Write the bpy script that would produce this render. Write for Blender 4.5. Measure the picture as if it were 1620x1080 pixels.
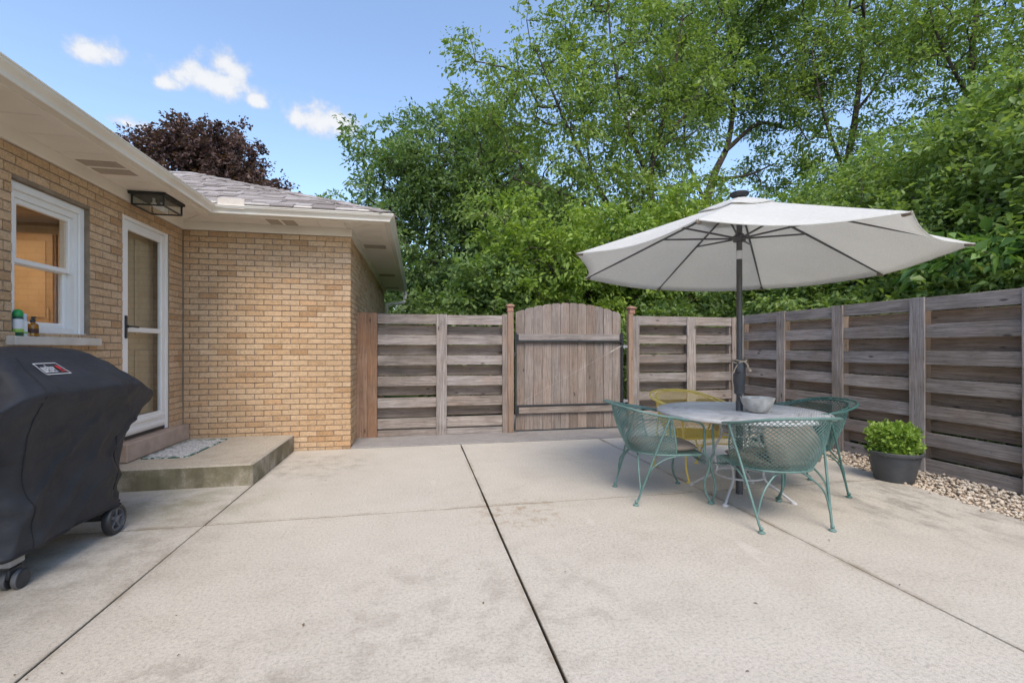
import bpy, bmesh, math, random
import numpy as np
from mathutils import Vector, Matrix, Euler

random.seed(7)
rng = np.random.default_rng(7)
R = math.radians
scene = bpy.context.scene
for o in list(bpy.data.objects):
    bpy.data.objects.remove(o)
COL = scene.collection

# ------------------------------------------------------------------ camera
YAW = math.atan(149 / 735)
cam_data = bpy.data.cameras.new('camera')
cam_data.sensor_width = 36.0
cam_data.lens = 735 / 1620 * 36.0
cam_data.shift_y = 10 / 1620
cam_data.clip_start = 0.05
cam_data.clip_end = 2000
cam = bpy.data.objects.new('camera', cam_data)
cam.location = (0, 0, 1.27)
cam.rotation_euler = (R(90), 0, -YAW)
COL.objects.link(cam)
scene.camera = cam

# ------------------------------------------------------------------ sky and sun
SUN_EL, SUN_AZ = R(54), R(182)          # azimuth from +Y, clockwise; the sun stands behind the camera
world = bpy.data.worlds.new('World')
scene.world = world
world.use_nodes = True
wn = world.node_tree
wn.nodes.clear()

def wnode(t, **kw):
    n = wn.nodes.new(t)
    for k, v in kw.items():
        setattr(n, k, v)
    return n

def wmath(op, a, b=None, c=None):
    n = wnode('ShaderNodeMath', operation=op)
    for i, x in enumerate((a, b, c)):
        if x is None:
            continue
        if isinstance(x, (int, float)):
            n.inputs[i].default_value = x
        else:
            wn.links.new(x, n.inputs[i])
    return n.outputs[0]

sky = wnode('ShaderNodeTexSky', sky_type='NISHITA')
sky.sun_disc = False
sky.sun_elevation = SUN_EL
sky.sun_rotation = SUN_AZ
sky.altitude = 200
sky.air_density = 1.0
sky.dust_density = 1.0
sky.ozone_density = 1.0
tc = wnode('ShaderNodeTexCoord')
sep = wnode('ShaderNodeSeparateXYZ')
wn.links.new(tc.outputs['Generated'], sep.inputs[0])
az = wmath('ARCTAN2', sep.outputs[0], sep.outputs[1])
el = wmath('ARCSINE', sep.outputs[2])
nz = wnode('ShaderNodeTexNoise')
nz.inputs['Scale'].default_value = 24
nz.inputs['Detail'].default_value = 9
nz.inputs['Roughness'].default_value = 0.62
wn.links.new(tc.outputs['Generated'], nz.inputs['Vector'])
nzc = wmath('SUBTRACT', nz.outputs[0], 0.5)
# small fair-weather clouds: azimuth, elevation, half width, half height (degrees)
clouds = [(-30.8, 25.2, 2.8, 1.9), (-21.1, 25.4, 5.6, 2.1), (-19.9, 27.2, 3.0, 1.9), (-17.4, 24.9, 1.9, 1.1),
          (-25.1, 24.4, 2.4, 1.0), (-11.7, 24.2, 4.3, 2.5), (-8.9, 24.4, 3.2, 2.0), (-28.2, 20.4, 2.6, .9),
          (8.0, 22.0, 3.0, 1.2), (27.0, 26.0, 2.2, 1.0)]
crng = random.Random(3)
for k in range(14):
    clouds.append((crng.uniform(40, 320), crng.uniform(16, 55), crng.uniform(3, 7), crng.uniform(1.2, 2.4)))
mask = None
for (a, e, wa, we) in clouds:
    a = (a + 180) % 360 - 180
    dx = wmath('DIVIDE', wmath('SUBTRACT', az, R(a)), R(wa))
    dy = wmath('DIVIDE', wmath('SUBTRACT', el, R(e)), R(we))
    # flatter base: the lower half falls off faster
    dy = wmath('MAXIMUM', dy, wmath('MULTIPLY', dy, -1.5))
    dd = wmath('ADD', wmath('MULTIPLY', dx, dx), wmath('MULTIPLY', dy, dy))
    m = wmath('SUBTRACT', 1.0, wmath('SQRT', dd))
    mask = m if mask is None else wmath('MAXIMUM', mask, m)
raw = wmath('ADD', wmath('MAXIMUM', mask, -1.2), wmath('MULTIPLY', nzc, 2.5))
mr = wnode('ShaderNodeMapRange', interpolation_type='SMOOTHSTEP')
mr.inputs['From Min'].default_value = -0.02
mr.inputs['From Max'].default_value = 0.8
wn.links.new(raw, mr.inputs['Value'])
mixc = wnode('ShaderNodeMix', data_type='RGBA')
wn.links.new(wmath('MAXIMUM', wmath('MULTIPLY', mr.outputs[0], 0.93), 0.022), mixc.inputs[0])      # thin even haze plus the clouds
SKY_S = 0.125
wn.links.new(sky.outputs[0], mixc.inputs[6])
cl = wnode('ShaderNodeMix', data_type='RGBA')
cl.inputs[6].default_value = (1.95, 2.2, 2.65, 1)
cl.inputs[7].default_value = (2.95, 2.97, 3.02, 1)
mr2 = wnode('ShaderNodeMapRange', interpolation_type='SMOOTHSTEP')
mr2.inputs['From Min'].default_value = 0.1
mr2.inputs['From Max'].default_value = 1.0
wn.links.new(raw, mr2.inputs['Value'])
wn.links.new(mr2.outputs[0], cl.inputs[0])
wn.links.new(cl.outputs[2], mixc.inputs[7])
bg = wnode('ShaderNodeBackground')
bg.inputs['Strength'].default_value = SKY_S
wn.links.new(mixc.outputs[2], bg.inputs['Color'])
wo = wnode('ShaderNodeOutputWorld')
wn.links.new(bg.outputs[0], wo.inputs['Surface'])
world.cycles.sampling_method = 'MANUAL'
world.cycles.sample_map_resolution = 512

sun_data = bpy.data.lights.new('sun', 'SUN')
sun_data.energy = 1.25
sun_data.angle = R(32)
sun_data.color = (1.0, 0.89, 0.73)
sun = bpy.data.objects.new('sun', sun_data)
sd = Vector((math.sin(SUN_AZ) * math.cos(SUN_EL), math.cos(SUN_AZ) * math.cos(SUN_EL), math.sin(SUN_EL)))
sun.rotation_euler = sd.to_track_quat('Z', 'Y').to_euler()
sun.location = sd * 30
COL.objects.link(sun)

scene.render.engine = 'CYCLES'
vs = scene.view_settings
vs.view_transform = 'Standard'
vs.look = 'None'
vs.exposure = 1.34
vs.gamma = 1.0
vs.use_curve_mapping = False
scene.cycles.use_denoising = True
scene.cycles.max_bounces = 6
scene.cycles.diffuse_bounces = 4
scene.cycles.adaptive_threshold = 0.02
scene.cycles.transparent_max_bounces = 12
scene.cycles.sample_clamp_indirect = 6

# ------------------------------------------------------------------ helpers
class MB:
    """collects vertices and faces, then becomes ONE mesh object"""
    def __init__(self):
        self.v, self.f = [], []
    def add(self, vs, fs):
        n = len(self.v)
        self.v.extend([tuple(p) for p in vs])
        self.f.extend([tuple(i + n for i in q) for q in fs])
        return self
    def box(self, x0, x1, y0, y1, z0, z1):
        return self.add([(x0, y0, z0), (x1, y0, z0), (x1, y1, z0), (x0, y1, z0),
                         (x0, y0, z1), (x1, y0, z1), (x1, y1, z1), (x0, y1, z1)],
                        [(0, 3, 2, 1), (4, 5, 6, 7), (0, 1, 5, 4), (1, 2, 6, 5), (2, 3, 7, 6), (3, 0, 4, 7)])
    def cbox(self, x0, x1, y0, y1, z0, z1, b=0.003):
        """box with chamfered edges"""
        X, Y, Z = (x0, x1), (y0, y1), (z0, z1)
        vs, idx = [], {}
        for i in (0, 1):
            for j in (0, 1):
                for k in (0, 1):
                    sx, sy, sz = (1, -1)[i], (1, -1)[j], (1, -1)[k]
                    for ax in range(3):
                        p = [X[i] + sx * b, Y[j] + sy * b, Z[k] + sz * b]
                        p[ax] = (X[i], Y[j], Z[k])[ax]
                        idx[(i, j, k, ax)] = len(vs)
                        vs.append(p)
        fs = []
        g = lambda i, j, k, a: idx[(i, j, k, a)]
        for s in (0, 1):
            fs.append([g(s, 0, 0, 0), g(s, 1, 0, 0), g(s, 1, 1, 0), g(s, 0, 1, 0)])
            fs.append([g(0, s, 0, 1), g(1, s, 0, 1), g(1, s, 1, 1), g(0, s, 1, 1)])
            fs.append([g(0, 0, s, 2), g(1, 0, s, 2), g(1, 1, s, 2), g(0, 1, s, 2)])
        for a in (0, 1):
            for c in (0, 1):
                fs.append([g(0, a, c, 1), g(1, a, c, 1), g(1, a, c, 2), g(0, a, c, 2)])
                fs.append([g(a, 0, c, 0), g(a, 1, c, 0), g(a, 1, c, 2), g(a, 0, c, 2)])
                fs.append([g(a, c, 0, 0), g(a, c, 1, 0), g(a, c, 1, 1), g(a, c, 0, 1)])
        for i in (0, 1):
            for j in (0, 1):
                for k in (0, 1):
                    fs.append([g(i, j, k, 0), g(i, j, k, 1), g(i, j, k, 2)])
        return self.add(vs, fs)
    def tube(self, pts, r, n=8, closed=False, cap=True):
        pts = [Vector(p) for p in pts]
        m = len(pts)
        rs = r if isinstance(r, (list, tuple)) else [r] * m
        rings, prev = [], None
        for i, p in enumerate(pts):
            if closed:
                t = pts[(i + 1) % m] - pts[i - 1]
            else:
                t = pts[min(i + 1, m - 1)] - pts[max(i - 1, 0)]
            t = t.normalized() if t.length > 1e-9 else Vector((0, 0, 1))
            if prev is None:
                a = Vector((0, 0, 1)) if abs(t.z) < 0.9 else Vector((1, 0, 0))
                u = t.cross(a).normalized()
            else:
                u = prev - t * prev.dot(t)
                u = u.normalized() if u.length > 1e-9 else t.orthogonal().normalized()
            prev = u
            w = t.cross(u)
            rings.append([p + (u * math.cos(2 * math.pi * k / n) + w * math.sin(2 * math.pi * k / n)) * rs[i] for k in range(n)])
        vs = [q for rg in rings for q in rg]
        fs = []
        for i in range(m if closed else m - 1):
            a, b = i * n, ((i + 1) % m) * n
            for k in range(n):
                fs.append((a + k, a + (k + 1) % n, b + (k + 1) % n, b + k))
        if cap and not closed:
            fs.append(tuple(range(n - 1, -1, -1)))
            fs.append(tuple(range((m - 1) * n, m * n)))
        return self.add(vs, fs)
    def lathe(self, prof, n=32, c=(0, 0, 0), cap=True):
        vs, fs = [], []
        for (r, z) in prof:
            for k in range(n):
                a = 2 * math.pi * k / n
                vs.append((c[0] + r * math.cos(a), c[1] + r * math.sin(a), c[2] + z))
        for i in range(len(prof) - 1):
            for k in range(n):
                fs.append((i * n + k, i * n + (k + 1) % n, (i + 1) * n + (k + 1) % n, (i + 1) * n + k))
        if cap:
            if prof[0][0] > 1e-6:
                fs.append(tuple(range(n - 1, -1, -1)))
            if prof[-1][0] > 1e-6:
                fs.append(tuple(range((len(prof) - 1) * n, len(prof) * n)))
        return self.add(vs, fs)
    def xform(self, mtx):
        self.v = [tuple(mtx @ Vector(p)) for p in self.v]
        return self
    def mesh(self, name, smooth=None):
        me = bpy.data.meshes.new(name)
        me.from_pydata(self.v, [], self.f)
        me.update()
        bm = bmesh.new()
        bm.from_mesh(me)
        bmesh.ops.recalc_face_normals(bm, faces=bm.faces)
        bm.to_mesh(me)
        bm.free()
        if smooth is not None:
            me.polygons.foreach_set('use_smooth', [True] * len(me.polygons))
            me.set_sharp_from_angle(angle=R(smooth))
        return me
    def build(self, name, mat, parent=None, smooth=None, loc=None, rot=None):
        me = self.mesh(name, smooth)
        return place(name, me, mat, parent, loc, rot)

def place(name, me, mat=None, parent=None, loc=None, rot=None, scale=None):
    if mat is not None and not me.materials:
        me.materials.append(mat)
    o = bpy.data.objects.new(name, me)
    if parent is not None:
        o.parent = parent
    if loc is not None:
        o.location = loc
    if rot is not None:
        o.rotation_euler = rot
    if scale is not None:
        o.scale = scale
    COL.objects.link(o)
    return o

def tag(o, label=None, cat=None, group=None, kind=None):
    if label: o['label'] = label
    if cat: o['category'] = cat
    if group: o['group'] = group
    if kind: o['kind'] = kind
    return o

def empty(name, loc=(0, 0, 0), rz=0.0):
    o = bpy.data.objects.new(name, None)
    o.empty_display_size = 0.1
    o.location = loc
    o.rotation_euler = (0, 0, rz)
    COL.objects.link(o)
    return o

def copy_tree(o, parent=None):
    c = o.copy()
    COL.objects.link(c)
    c.parent = parent
    for ch in list(o.children):
        copy_tree(ch, c)
    return c

def crom(pts, n=8, closed=False):
    """Catmull-Rom curve through points"""
    P = [Vector(p) for p in pts]
    m = len(P)
    out = []
    for i in range(m if closed else m - 1):
        p0 = P[i - 1] if (closed or i > 0) else P[0] * 2 - P[1]
        p1 = P[i]
        p2 = P[(i + 1) % m]
        p3 = P[(i + 2) % m] if (closed or i + 2 < m) else P[-1] * 2 - P[-2]
        for k in range(n):
            t = k / n
            out.append(0.5 * ((2 * p1) + (p2 - p0) * t + (2 * p0 - 5 * p1 + 4 * p2 - p3) * t * t + (3 * p1 - p0 - 3 * p2 + p3) * t ** 3))
    if not closed:
        out.append(P[-1])
    return out

def resample(pts, n):
    L = [0]
    for a, b in zip(pts, pts[1:]):
        L.append(L[-1] + (b - a).length)
    out, j = [], 0
    for k in range(n):
        s = L[-1] * k / (n - 1)
        while j < len(L) - 2 and L[j + 1] < s:
            j += 1
        t = (s - L[j]) / max(1e-9, L[j + 1] - L[j])
        out.append(pts[j].lerp(pts[j + 1], min(1, max(0, t))))
    return out

# ------------------------------------------------------------------ materials
class G:
    """short-hand for a material's node graph"""
    def __init__(self, name):
        self.m = bpy.data.materials.new(name)
        self.m.use_nodes = True
        self.t = self.m.node_tree
        self.b = self.t.nodes['Principled BSDF']
        self.out = self.t.nodes['Material Output']
    def n(self, typ, ins=None, **kw):
        x = self.t.nodes.new(typ)
        for k, v in kw.items():
            setattr(x, k, v)
        for k, v in (ins or {}).items():
            self.set(x, k, v)
        return x
    def set(self, x, k, v):
        i = x.inputs[k]
        if hasattr(v, 'is_output'):
            self.t.links.new(v, i)
        else:
            if isinstance(v, tuple) and len(v) == 3 and i.type == 'RGBA':
                v = v + (1,)
            i.default_value = v
    def math(self, op, a, b=0.0, c=0.0, clamp=False):
        return self.n('ShaderNodeMath', {0: a, 1: b, 2: c}, operation=op, use_clamp=clamp).outputs[0]
    def coord(self, kind='Object', scale=(1, 1, 1), rand=False):
        if kind == 'Position':
            v = self.n('ShaderNodeNewGeometry').outputs['Position']
        else:
            v = self.n('ShaderNodeTexCoord').outputs[kind]
        if rand:
            oi = self.n('ShaderNodeObjectInfo').outputs['Random']
            add = self.math('MULTIPLY', oi, 57.3)
            cb = self.n('ShaderNodeCombineXYZ', {0: add, 1: add, 2: add}).outputs[0]
            v = self.n('ShaderNodeVectorMath', {0: v, 1: cb}, operation='ADD').outputs[0]
        if scale != (1, 1, 1):
            v = self.n('ShaderNodeVectorMath', {0: v, 1: scale}, operation='MULTIPLY').outputs[0]
        return v
    def noise(self, v, scale, detail=4, rough=0.55, dist=0.0):
        return self.n('ShaderNodeTexNoise', {'Vector': v, 'Scale': scale, 'Detail': detail, 'Roughness': rough, 'Distortion': dist}).outputs[0]
    def ramp(self, f, stops):
        r = self.n('ShaderNodeValToRGB', {0: f})
        e = r.color_ramp.elements
        while len(e) < len(stops):
            e.new(0.5)
        for q, (p, c) in zip(e, stops):
            q.position = p
            q.color = (c if isinstance(c, tuple) else (c, c, c)) + (1,)
        return r.outputs[0]
    def step(self, f, a, b):
        return self.n('ShaderNodeMapRange', {'Value': f, 'From Min': a, 'From Max': b}, interpolation_type='SMOOTHSTEP').outputs[0]
    def mix(self, f, a, b, blend='MIX'):
        x = self.n('ShaderNodeMix', data_type='RGBA', blend_type=blend)
        self.set(x, 0, f)
        self.set(x, 6, a)
        self.set(x, 7, b)
        return x.outputs[2]
    def bump(self, hgt, strength=0.3, dist=0.01, prev=None):
        ins = {'Height': hgt, 'Strength': strength, 'Distance': dist}
        if prev is not None:
            ins['Normal'] = prev
        return self.n('ShaderNodeBump', ins).outputs[0]
    def rnd(self):
        """one random number per piece, whether it is an object of its own or an island of a joined mesh"""
        a = self.n('ShaderNodeObjectInfo').outputs['Random']
        b = self.n('ShaderNodeNewGeometry').outputs['Random Per Island']
        return self.math('FRACT', self.math('ADD', a, b))
    def done(self, col=None, rough=None, metal=None, normal=None, spec=None):
        for k, v in (('Base Color', col), ('Roughness', rough), ('Metallic', metal), ('Normal', normal), ('Specular IOR Level', spec)):
            if v is not None:
                self.set(self.b, k, v)
        return self.m

def plain(name, c1, c2=None, scale=8, rough=0.6, metal=0.0, bump=0.0, bscale=60, spec=0.5, coord='Object', bdist=0.004):
    g = G(name)
    v = g.coord(coord)
    c2 = c2 or tuple(x * 0.8 for x in c1)
    col = g.mix(g.step(g.noise(v, scale, 5), 0.35, 0.65), c1, c2)
    nrm = g.bump(g.noise(v, bscale, 4), bump, bdist) if bump else None
    return g.done(col, rough, metal, nrm, spec)

def wood_mat(name, dark, mid, light, warm=None, warm_amt=0.0):
    """weathered board, grain along the board's own X axis"""
    g = G(name)
    v = g.coord('Object', rand=True)
    sv = g.n('ShaderNodeVectorMath', {0: v, 1: (0.9, 20, 20)}, operation='MULTIPLY').outputs[0]
    grain = g.noise(sv, 2.2, 6, 0.62, 0.5)
    fv = g.n('ShaderNodeVectorMath', {0: v, 1: (3.0, 130, 130)}, operation='MULTIPLY').outputs[0]
    fine = g.noise(fv, 1.3, 3, 0.6)
    blot = g.noise(v, 2.6, 4, 0.6)
    f = g.math('ADD', g.math('MULTIPLY', grain, 0.55), g.math('MULTIPLY', fine, 0.45))
    col = g.ramp(f, [(0.3, dark), (0.5, mid), (0.68, light)])
    r = g.rnd()
    col = g.mix(1.0, col, g.ramp(r, [(0.0, (0.7, 0.68, 0.67)), (0.25, (1.02, 0.96, 0.9)), (0.5, (0.92, 0.92, 0.93)), (0.75, (1.12, 1.1, 1.1)), (1.0, (1.2, 1.15, 1.1))]), 'MULTIPLY')
    col = g.mix(1.0, col, g.ramp(blot, [(0.3, (0.8, 0.78, 0.76)), (0.6, (1.06, 1.06, 1.06))]), 'MULTIPLY')
    if warm:
        wmask = g.math('MULTIPLY', g.step(g.noise(v, 1.7, 3), 0.5 - 0.25 * warm_amt, 0.75 - 0.2 * warm_amt), g.step(grain, 0.36, 0.6))
        col = g.mix(g.math('MULTIPLY', wmask, min(1, warm_amt + 0.15)), col, warm)
    # knots and checks
    kv = g.n('ShaderNodeVectorMath', {0: v, 1: (3.2, 9, 9)}, operation='MULTIPLY').outputs[0]
    vor = g.n('ShaderNodeTexVoronoi', {'Vector': kv, 'Scale': 1.0, 'Randomness': 1.0})
    knot = g.math('MULTIPLY', g.math('SUBTRACT', 1.0, g.step(vor.outputs['Distance'], 0.05, 0.16)), g.step(g.n('ShaderNodeSeparateColor', {0: vor.outputs['Color']}).outputs[0], 0.55, 0.6))
    col = g.mix(g.math('MULTIPLY', knot, 0.8), col, tuple(x * 0.35 for x in dark))
    chk = g.n('ShaderNodeVectorMath', {0: v, 1: (1.6, 60, 60)}, operation='MULTIPLY').outputs[0]
    check = g.math('SUBTRACT', 1.0, g.step(g.math('ABSOLUTE', g.math('SUBTRACT', g.noise(chk, 1.0, 2), 0.5)), 0.0, 0.018))
    col = g.mix(g.math('MULTIPLY', check, 0.55), col, tuple(x * 0.3 for x in dark))
    h = g.math('SUBTRACT', f, g.math('MULTIPLY', check, 0.4))
    return g.done(col, 0.85, 0, g.bump(h, 0.45, 0.004), 0.25)

def leaf_mat(name, cols, trans=0.35, rough=0.5):
    g = G(name)
    r = g.rnd()
    v = g.coord('Position')
    nz_ = g.noise(v, 0.55, 3)
    f = g.math('ADD', g.math('MULTIPLY', r, 0.62), g.math('MULTIPLY', g.step(nz_, 0.32, 0.68), 0.38))
    col = g.ramp(f, [(i / (len(cols) - 1), c) for i, c in enumerate(cols)])
    g.done(col, rough, 0, None, 0.35)
    tr = g.n('ShaderNodeBsdfTranslucent', {'Color': g.mix(1.0, col, (1.25, 1.3, 0.55), 'MULTIPLY')})
    mx = g.n('ShaderNodeMixShader', {0: trans, 1: g.b.outputs[0], 2: tr.outputs[0]})
    g.t.links.new(mx.outputs[0], g.out.inputs['Surface'])
    return g.m

MAT = {}

def concrete(name, a, b, dark, grn=False, scl=1.0):
    g = G(name)
    v = g.coord('Position')
    big = g.noise(v, 0.55 * scl, 5, 0.6, 0.4)
    med = g.noise(v, 3.2 * scl, 6, 0.65)
    fin = g.noise(v, 62, 5, 0.75)
    spk = g.noise(v, 300, 2, 0.5)
    f = g.math('ADD', g.math('MULTIPLY', big, 0.5), g.math('MULTIPLY', med, 0.5))
    col = g.ramp(f, [(0.30, dark), (0.46, b), (0.64, a)])
    col = g.mix(1.0, col, g.ramp(fin, [(0.28, 0.62), (0.5, 1.0), (0.72, 1.14)]), 'MULTIPLY')
    col = g.mix(1.0, col, g.ramp(spk, [(0.3, 0.72), (0.5, 1.0), (0.7, 1.16)]), 'MULTIPLY')
    # grain pits
    vor = g.n('ShaderNodeTexVoronoi', {'Vector': v, 'Scale': 26.0, 'Randomness': 1.0})
    vc = g.n('ShaderNodeSeparateColor', {0: vor.outputs['Color']}).outputs[0]
    pit = g.math('MULTIPLY', g.math('SUBTRACT', 1.0, g.step(vor.outputs['Distance'], 0.08, 0.2)), g.step(vc, 0.78, 0.84))
    pit = g.math('MULTIPLY', pit, g.step(med, 0.4, 0.6))
    col = g.mix(g.math('MULTIPLY', pit, 0.4), col, tuple(x * 0.5 for x in dark))
    def blob(cx, cy, rx, ry, colr, amt, ns, lo=0.42, hi=0.66, stretch=(1, 1, 1)):
        nonlocal col
        p = g.n('ShaderNodeVectorMath', {0: v, 1: (cx, cy, 0)}, operation='SUBTRACT').outputs[0]
        p = g.n('ShaderNodeVectorMath', {0: p, 1: (1 / rx, 1 / ry, 0)}, operation='MULTIPLY').outputs[0]
        d = g.n('ShaderNodeVectorMath', {0: p}, operation='LENGTH').outputs['Value']
        m = g.math('SUBTRACT', 1.0, g.step(d, 0.2, 1.0))
        sv = g.n('ShaderNodeVectorMath', {0: v, 1: stretch}, operation='MULTIPLY').outputs[0]
        m = g.math('MULTIPLY', m, g.step(g.noise(sv, ns, 6, 0.7), lo, hi))
        col = g.mix(g.math('MULTIPLY', m, amt), col, colr)
    if grn:
        blob(-2.0, 4.25, 1.1, 0.75, (0.2, 0.19, 0.1), 0.6, 3.0, 0.36, 0.66)      # moss by the step
        blob(-2.1, 3.3, 1.2, 1.6, (0.2, 0.17, 0.13), 0.5, 5.0, 0.38, 0.68)      # grime round the grill
        blob(4.0, 3.1, 1.3, 1.3, (0.12, 0.105, 0.09), 0.6, 5.5, 0.42, 0.68, (1.0, 0.45, 1))       # dark stain towards the side fence
        blob(0.75, 3.5, 0.55, 0.5, (0.26, 0.16, 0.07), 0.6, 11, 0.46, 0.66)     # rusty grit at the joints
        blob(-0.9, 1.75, 1.0, 0.7, (0.19, 0.165, 0.13), 0.45, 7, 0.45, 0.66)
        blob(-1.1, 5.3, 0.9, 0.9, (0.2, 0.17, 0.13), 0.5, 5, 0.42, 0.68)
        blob(0.3, 2.2, 1.4, 1.2, (0.24, 0.2, 0.165), 0.35, 6, 0.45, 0.66)
        # dirt gathered along the joints
        sx = g.n('ShaderNodeSeparateXYZ', {0: v})
        wob = g.math('MULTIPLY', g.math('SUBTRACT', g.noise(v, 5, 3), 0.5), 0.03)
        jd = None
        for ax, q in ((0, 0.552), (0, -1.5), (0, 2.49), (1, 3.7)):
            d = g.math('ABSOLUTE', g.math('ADD', g.math('SUBTRACT', sx.outputs[ax], q), wob))
            jd = d if jd is None else g.math('MINIMUM', jd, d)
        jm = g.math('MULTIPLY', g.math('SUBTRACT', 1.0, g.step(jd, 0.004, 0.05)), g.step(g.noise(v, 2.3, 5, 0.7), 0.4, 0.68))
        col = g.mix(g.math('MULTIPLY', jm, 0.6), col, (0.2, 0.15, 0.09))
        # patches of pitted, grey-worn surface
        pm = g.math('MULTIPLY', g.step(g.noise(v, 1.1, 4, 0.6, 0.6), 0.5, 0.68), g.step(g.noise(v, 42, 5, 0.75), 0.5, 0.62))
        col = g.mix(g.math('MULTIPLY', pm, 0.5), col, (0.27, 0.232, 0.19))
        vo2 = g.n('ShaderNodeTexVoronoi', {'Vector': v, 'Scale': 11.0, 'Randomness': 1.0})
        v2c = g.n('ShaderNodeSeparateColor', {0: vo2.outputs['Color']}).outputs[1]
        fl = g.math('MULTIPLY', g.math('SUBTRACT', 1.0, g.step(vo2.outputs['Distance'], 0.03, 0.07)), g.step(v2c, 0.8, 0.82))
        col = g.mix(g.math('MULTIPLY', fl, 0.6), col, (0.15, 0.11, 0.075))
        # pale scrape marks
        wv = g.n('ShaderNodeTexNoise', {'Vector': g.n('ShaderNodeVectorMath', {0: v, 1: (2.2, 0.7, 1)}, operation='MULTIPLY').outputs[0], 'Scale': 1.1, 'Detail': 1.0}).outputs[0]
        ln = g.math('SUBTRACT', 1.0, g.step(g.math('ABSOLUTE', g.math('SUBTRACT', wv, 0.5)), 0.0, 0.005))
        ln = g.math('MULTIPLY', ln, g.step(g.noise(v, 1.7, 2), 0.5, 0.65))
        col = g.mix(g.math('MULTIPLY', ln, 0.3), col, (0.62, 0.58, 0.53))
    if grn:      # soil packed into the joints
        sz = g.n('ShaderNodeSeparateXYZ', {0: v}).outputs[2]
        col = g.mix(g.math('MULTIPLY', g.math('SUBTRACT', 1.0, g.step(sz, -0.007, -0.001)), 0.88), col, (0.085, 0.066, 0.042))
    h = g.math('ADD', g.math('MULTIPLY', fin, 0.6), g.math('MULTIPLY', spk, 0.4))
    return g.done(col, 0.9, 0, g.bump(h, 0.25, 0.004), 0.25)

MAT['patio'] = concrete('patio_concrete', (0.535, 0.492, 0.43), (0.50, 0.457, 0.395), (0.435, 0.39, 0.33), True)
MAT['strip'] = concrete('driveway_concrete', (0.32, 0.3, 0.285), (0.27, 0.252, 0.24), (0.2, 0.187, 0.175), False, 2)

def step_mat():
    m = concrete('step_concrete', (0.47, 0.42, 0.345), (0.42, 0.37, 0.3), (0.33, 0.285, 0.22), False, 2)
    g = G.__new__(G)
    g.m, g.t = m, m.node_tree
    g.b = g.t.nodes['Principled BSDF']
    base = g.b.inputs['Base Color'].links[0].from_socket
    v = g.coord('Position')
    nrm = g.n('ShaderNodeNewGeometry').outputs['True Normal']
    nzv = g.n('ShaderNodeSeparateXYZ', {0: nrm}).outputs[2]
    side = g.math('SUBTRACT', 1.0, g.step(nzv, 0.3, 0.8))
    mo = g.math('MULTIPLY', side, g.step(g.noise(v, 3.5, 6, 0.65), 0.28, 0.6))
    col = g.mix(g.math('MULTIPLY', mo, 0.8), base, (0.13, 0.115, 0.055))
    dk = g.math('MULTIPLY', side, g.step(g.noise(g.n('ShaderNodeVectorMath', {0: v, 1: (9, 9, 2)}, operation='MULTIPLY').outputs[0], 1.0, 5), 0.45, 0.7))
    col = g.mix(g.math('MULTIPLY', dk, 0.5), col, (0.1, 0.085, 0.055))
    g.set(g.b, 'Base Color', col)
    return m
MAT['step'] = step_mat()

def brick_mat():
    g = G('buff_brick')
    v = g.coord('Position')
    r = g.rnd()
    col = g.ramp(r, [(0.0, (0.46, 0.285, 0.155)), (0.1, (0.54, 0.36, 0.21)), (0.5, (0.585, 0.405, 0.25)), (0.85, (0.62, 0.445, 0.285)), (1.0, (0.59, 0.375, 0.21))])
    rv = g.math('MULTIPLY', r, 37.0)
    off = g.n('ShaderNodeCombineXYZ', {0: rv, 1: rv, 2: rv}).outputs[0]
    v2 = g.n('ShaderNodeVectorMath', {0: v, 1: off}, operation='ADD').outputs[0]
    bark = g.noise(v2, 26, 4, 0.6, 1.6)
    fine = g.noise(v2, 120, 4, 0.7)
    col = g.mix(1.0, col, g.ramp(bark, [(0.3, 0.72), (0.5, 1.0), (0.7, 1.14)]), 'MULTIPLY')
    col = g.mix(1.0, col, g.ramp(fine, [(0.3, 0.8), (0.7, 1.12)]), 'MULTIPLY')
    big = g.noise(v, 0.9, 4)
    col = g.mix(1.0, col, g.ramp(big, [(0.3, (0.86, 0.84, 0.82)), (0.7, (1.06, 1.05, 1.04))]), 'MULTIPLY')
    h = g.math('ADD', g.math('MULTIPLY', bark, 0.75), g.math('MULTIPLY', fine, 0.25))
    return g.done(col, 0.9, 0, g.bump(h, 0.8, 0.009), 0.2)
MAT['brick'] = brick_mat()
MAT['mortar'] = plain('mortar', (0.28, 0.22, 0.165), (0.22, 0.17, 0.125), 14, 0.95, 0, 0.4, 200, 0.2, 'Position')
MAT['trim'] = plain('white_trim', (0.80, 0.785, 0.76), (0.76, 0.74, 0.71), 3, 0.4, 0, 0.03, 30)
MAT['cream'] = plain('cream_aluminium', (0.82, 0.755, 0.66), (0.785, 0.715, 0.62), 2.2, 0.45, 0, 0.02, 20)
MAT['gutter'] = plain('gutter_paint', (0.77, 0.71, 0.615), (0.71, 0.635, 0.53), 1.6, 0.35, 0, 0.02, 14)
MAT['vent'] = plain('soffit_vent', (0.44, 0.37, 0.295), (0.38, 0.315, 0.25), 50, 0.6, 0, 0.3, 260)
MAT['stone'] = plain('sill_limestone', (0.6, 0.535, 0.465), (0.52, 0.455, 0.39), 7, 0.85, 0, 0.3, 70)
MAT['doorsill'] = plain('door_sill_stone', (0.42, 0.32, 0.255), (0.34, 0.26, 0.205), 6, 0.85, 0, 0.3, 70)
MAT['black'] = plain('black_metal', (0.02, 0.021, 0.024), (0.028, 0.029, 0.032), 8, 0.45)
MAT['plastic'] = plain('black_plastic', (0.022, 0.023, 0.026), (0.035, 0.036, 0.04), 9, 0.5)
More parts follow.
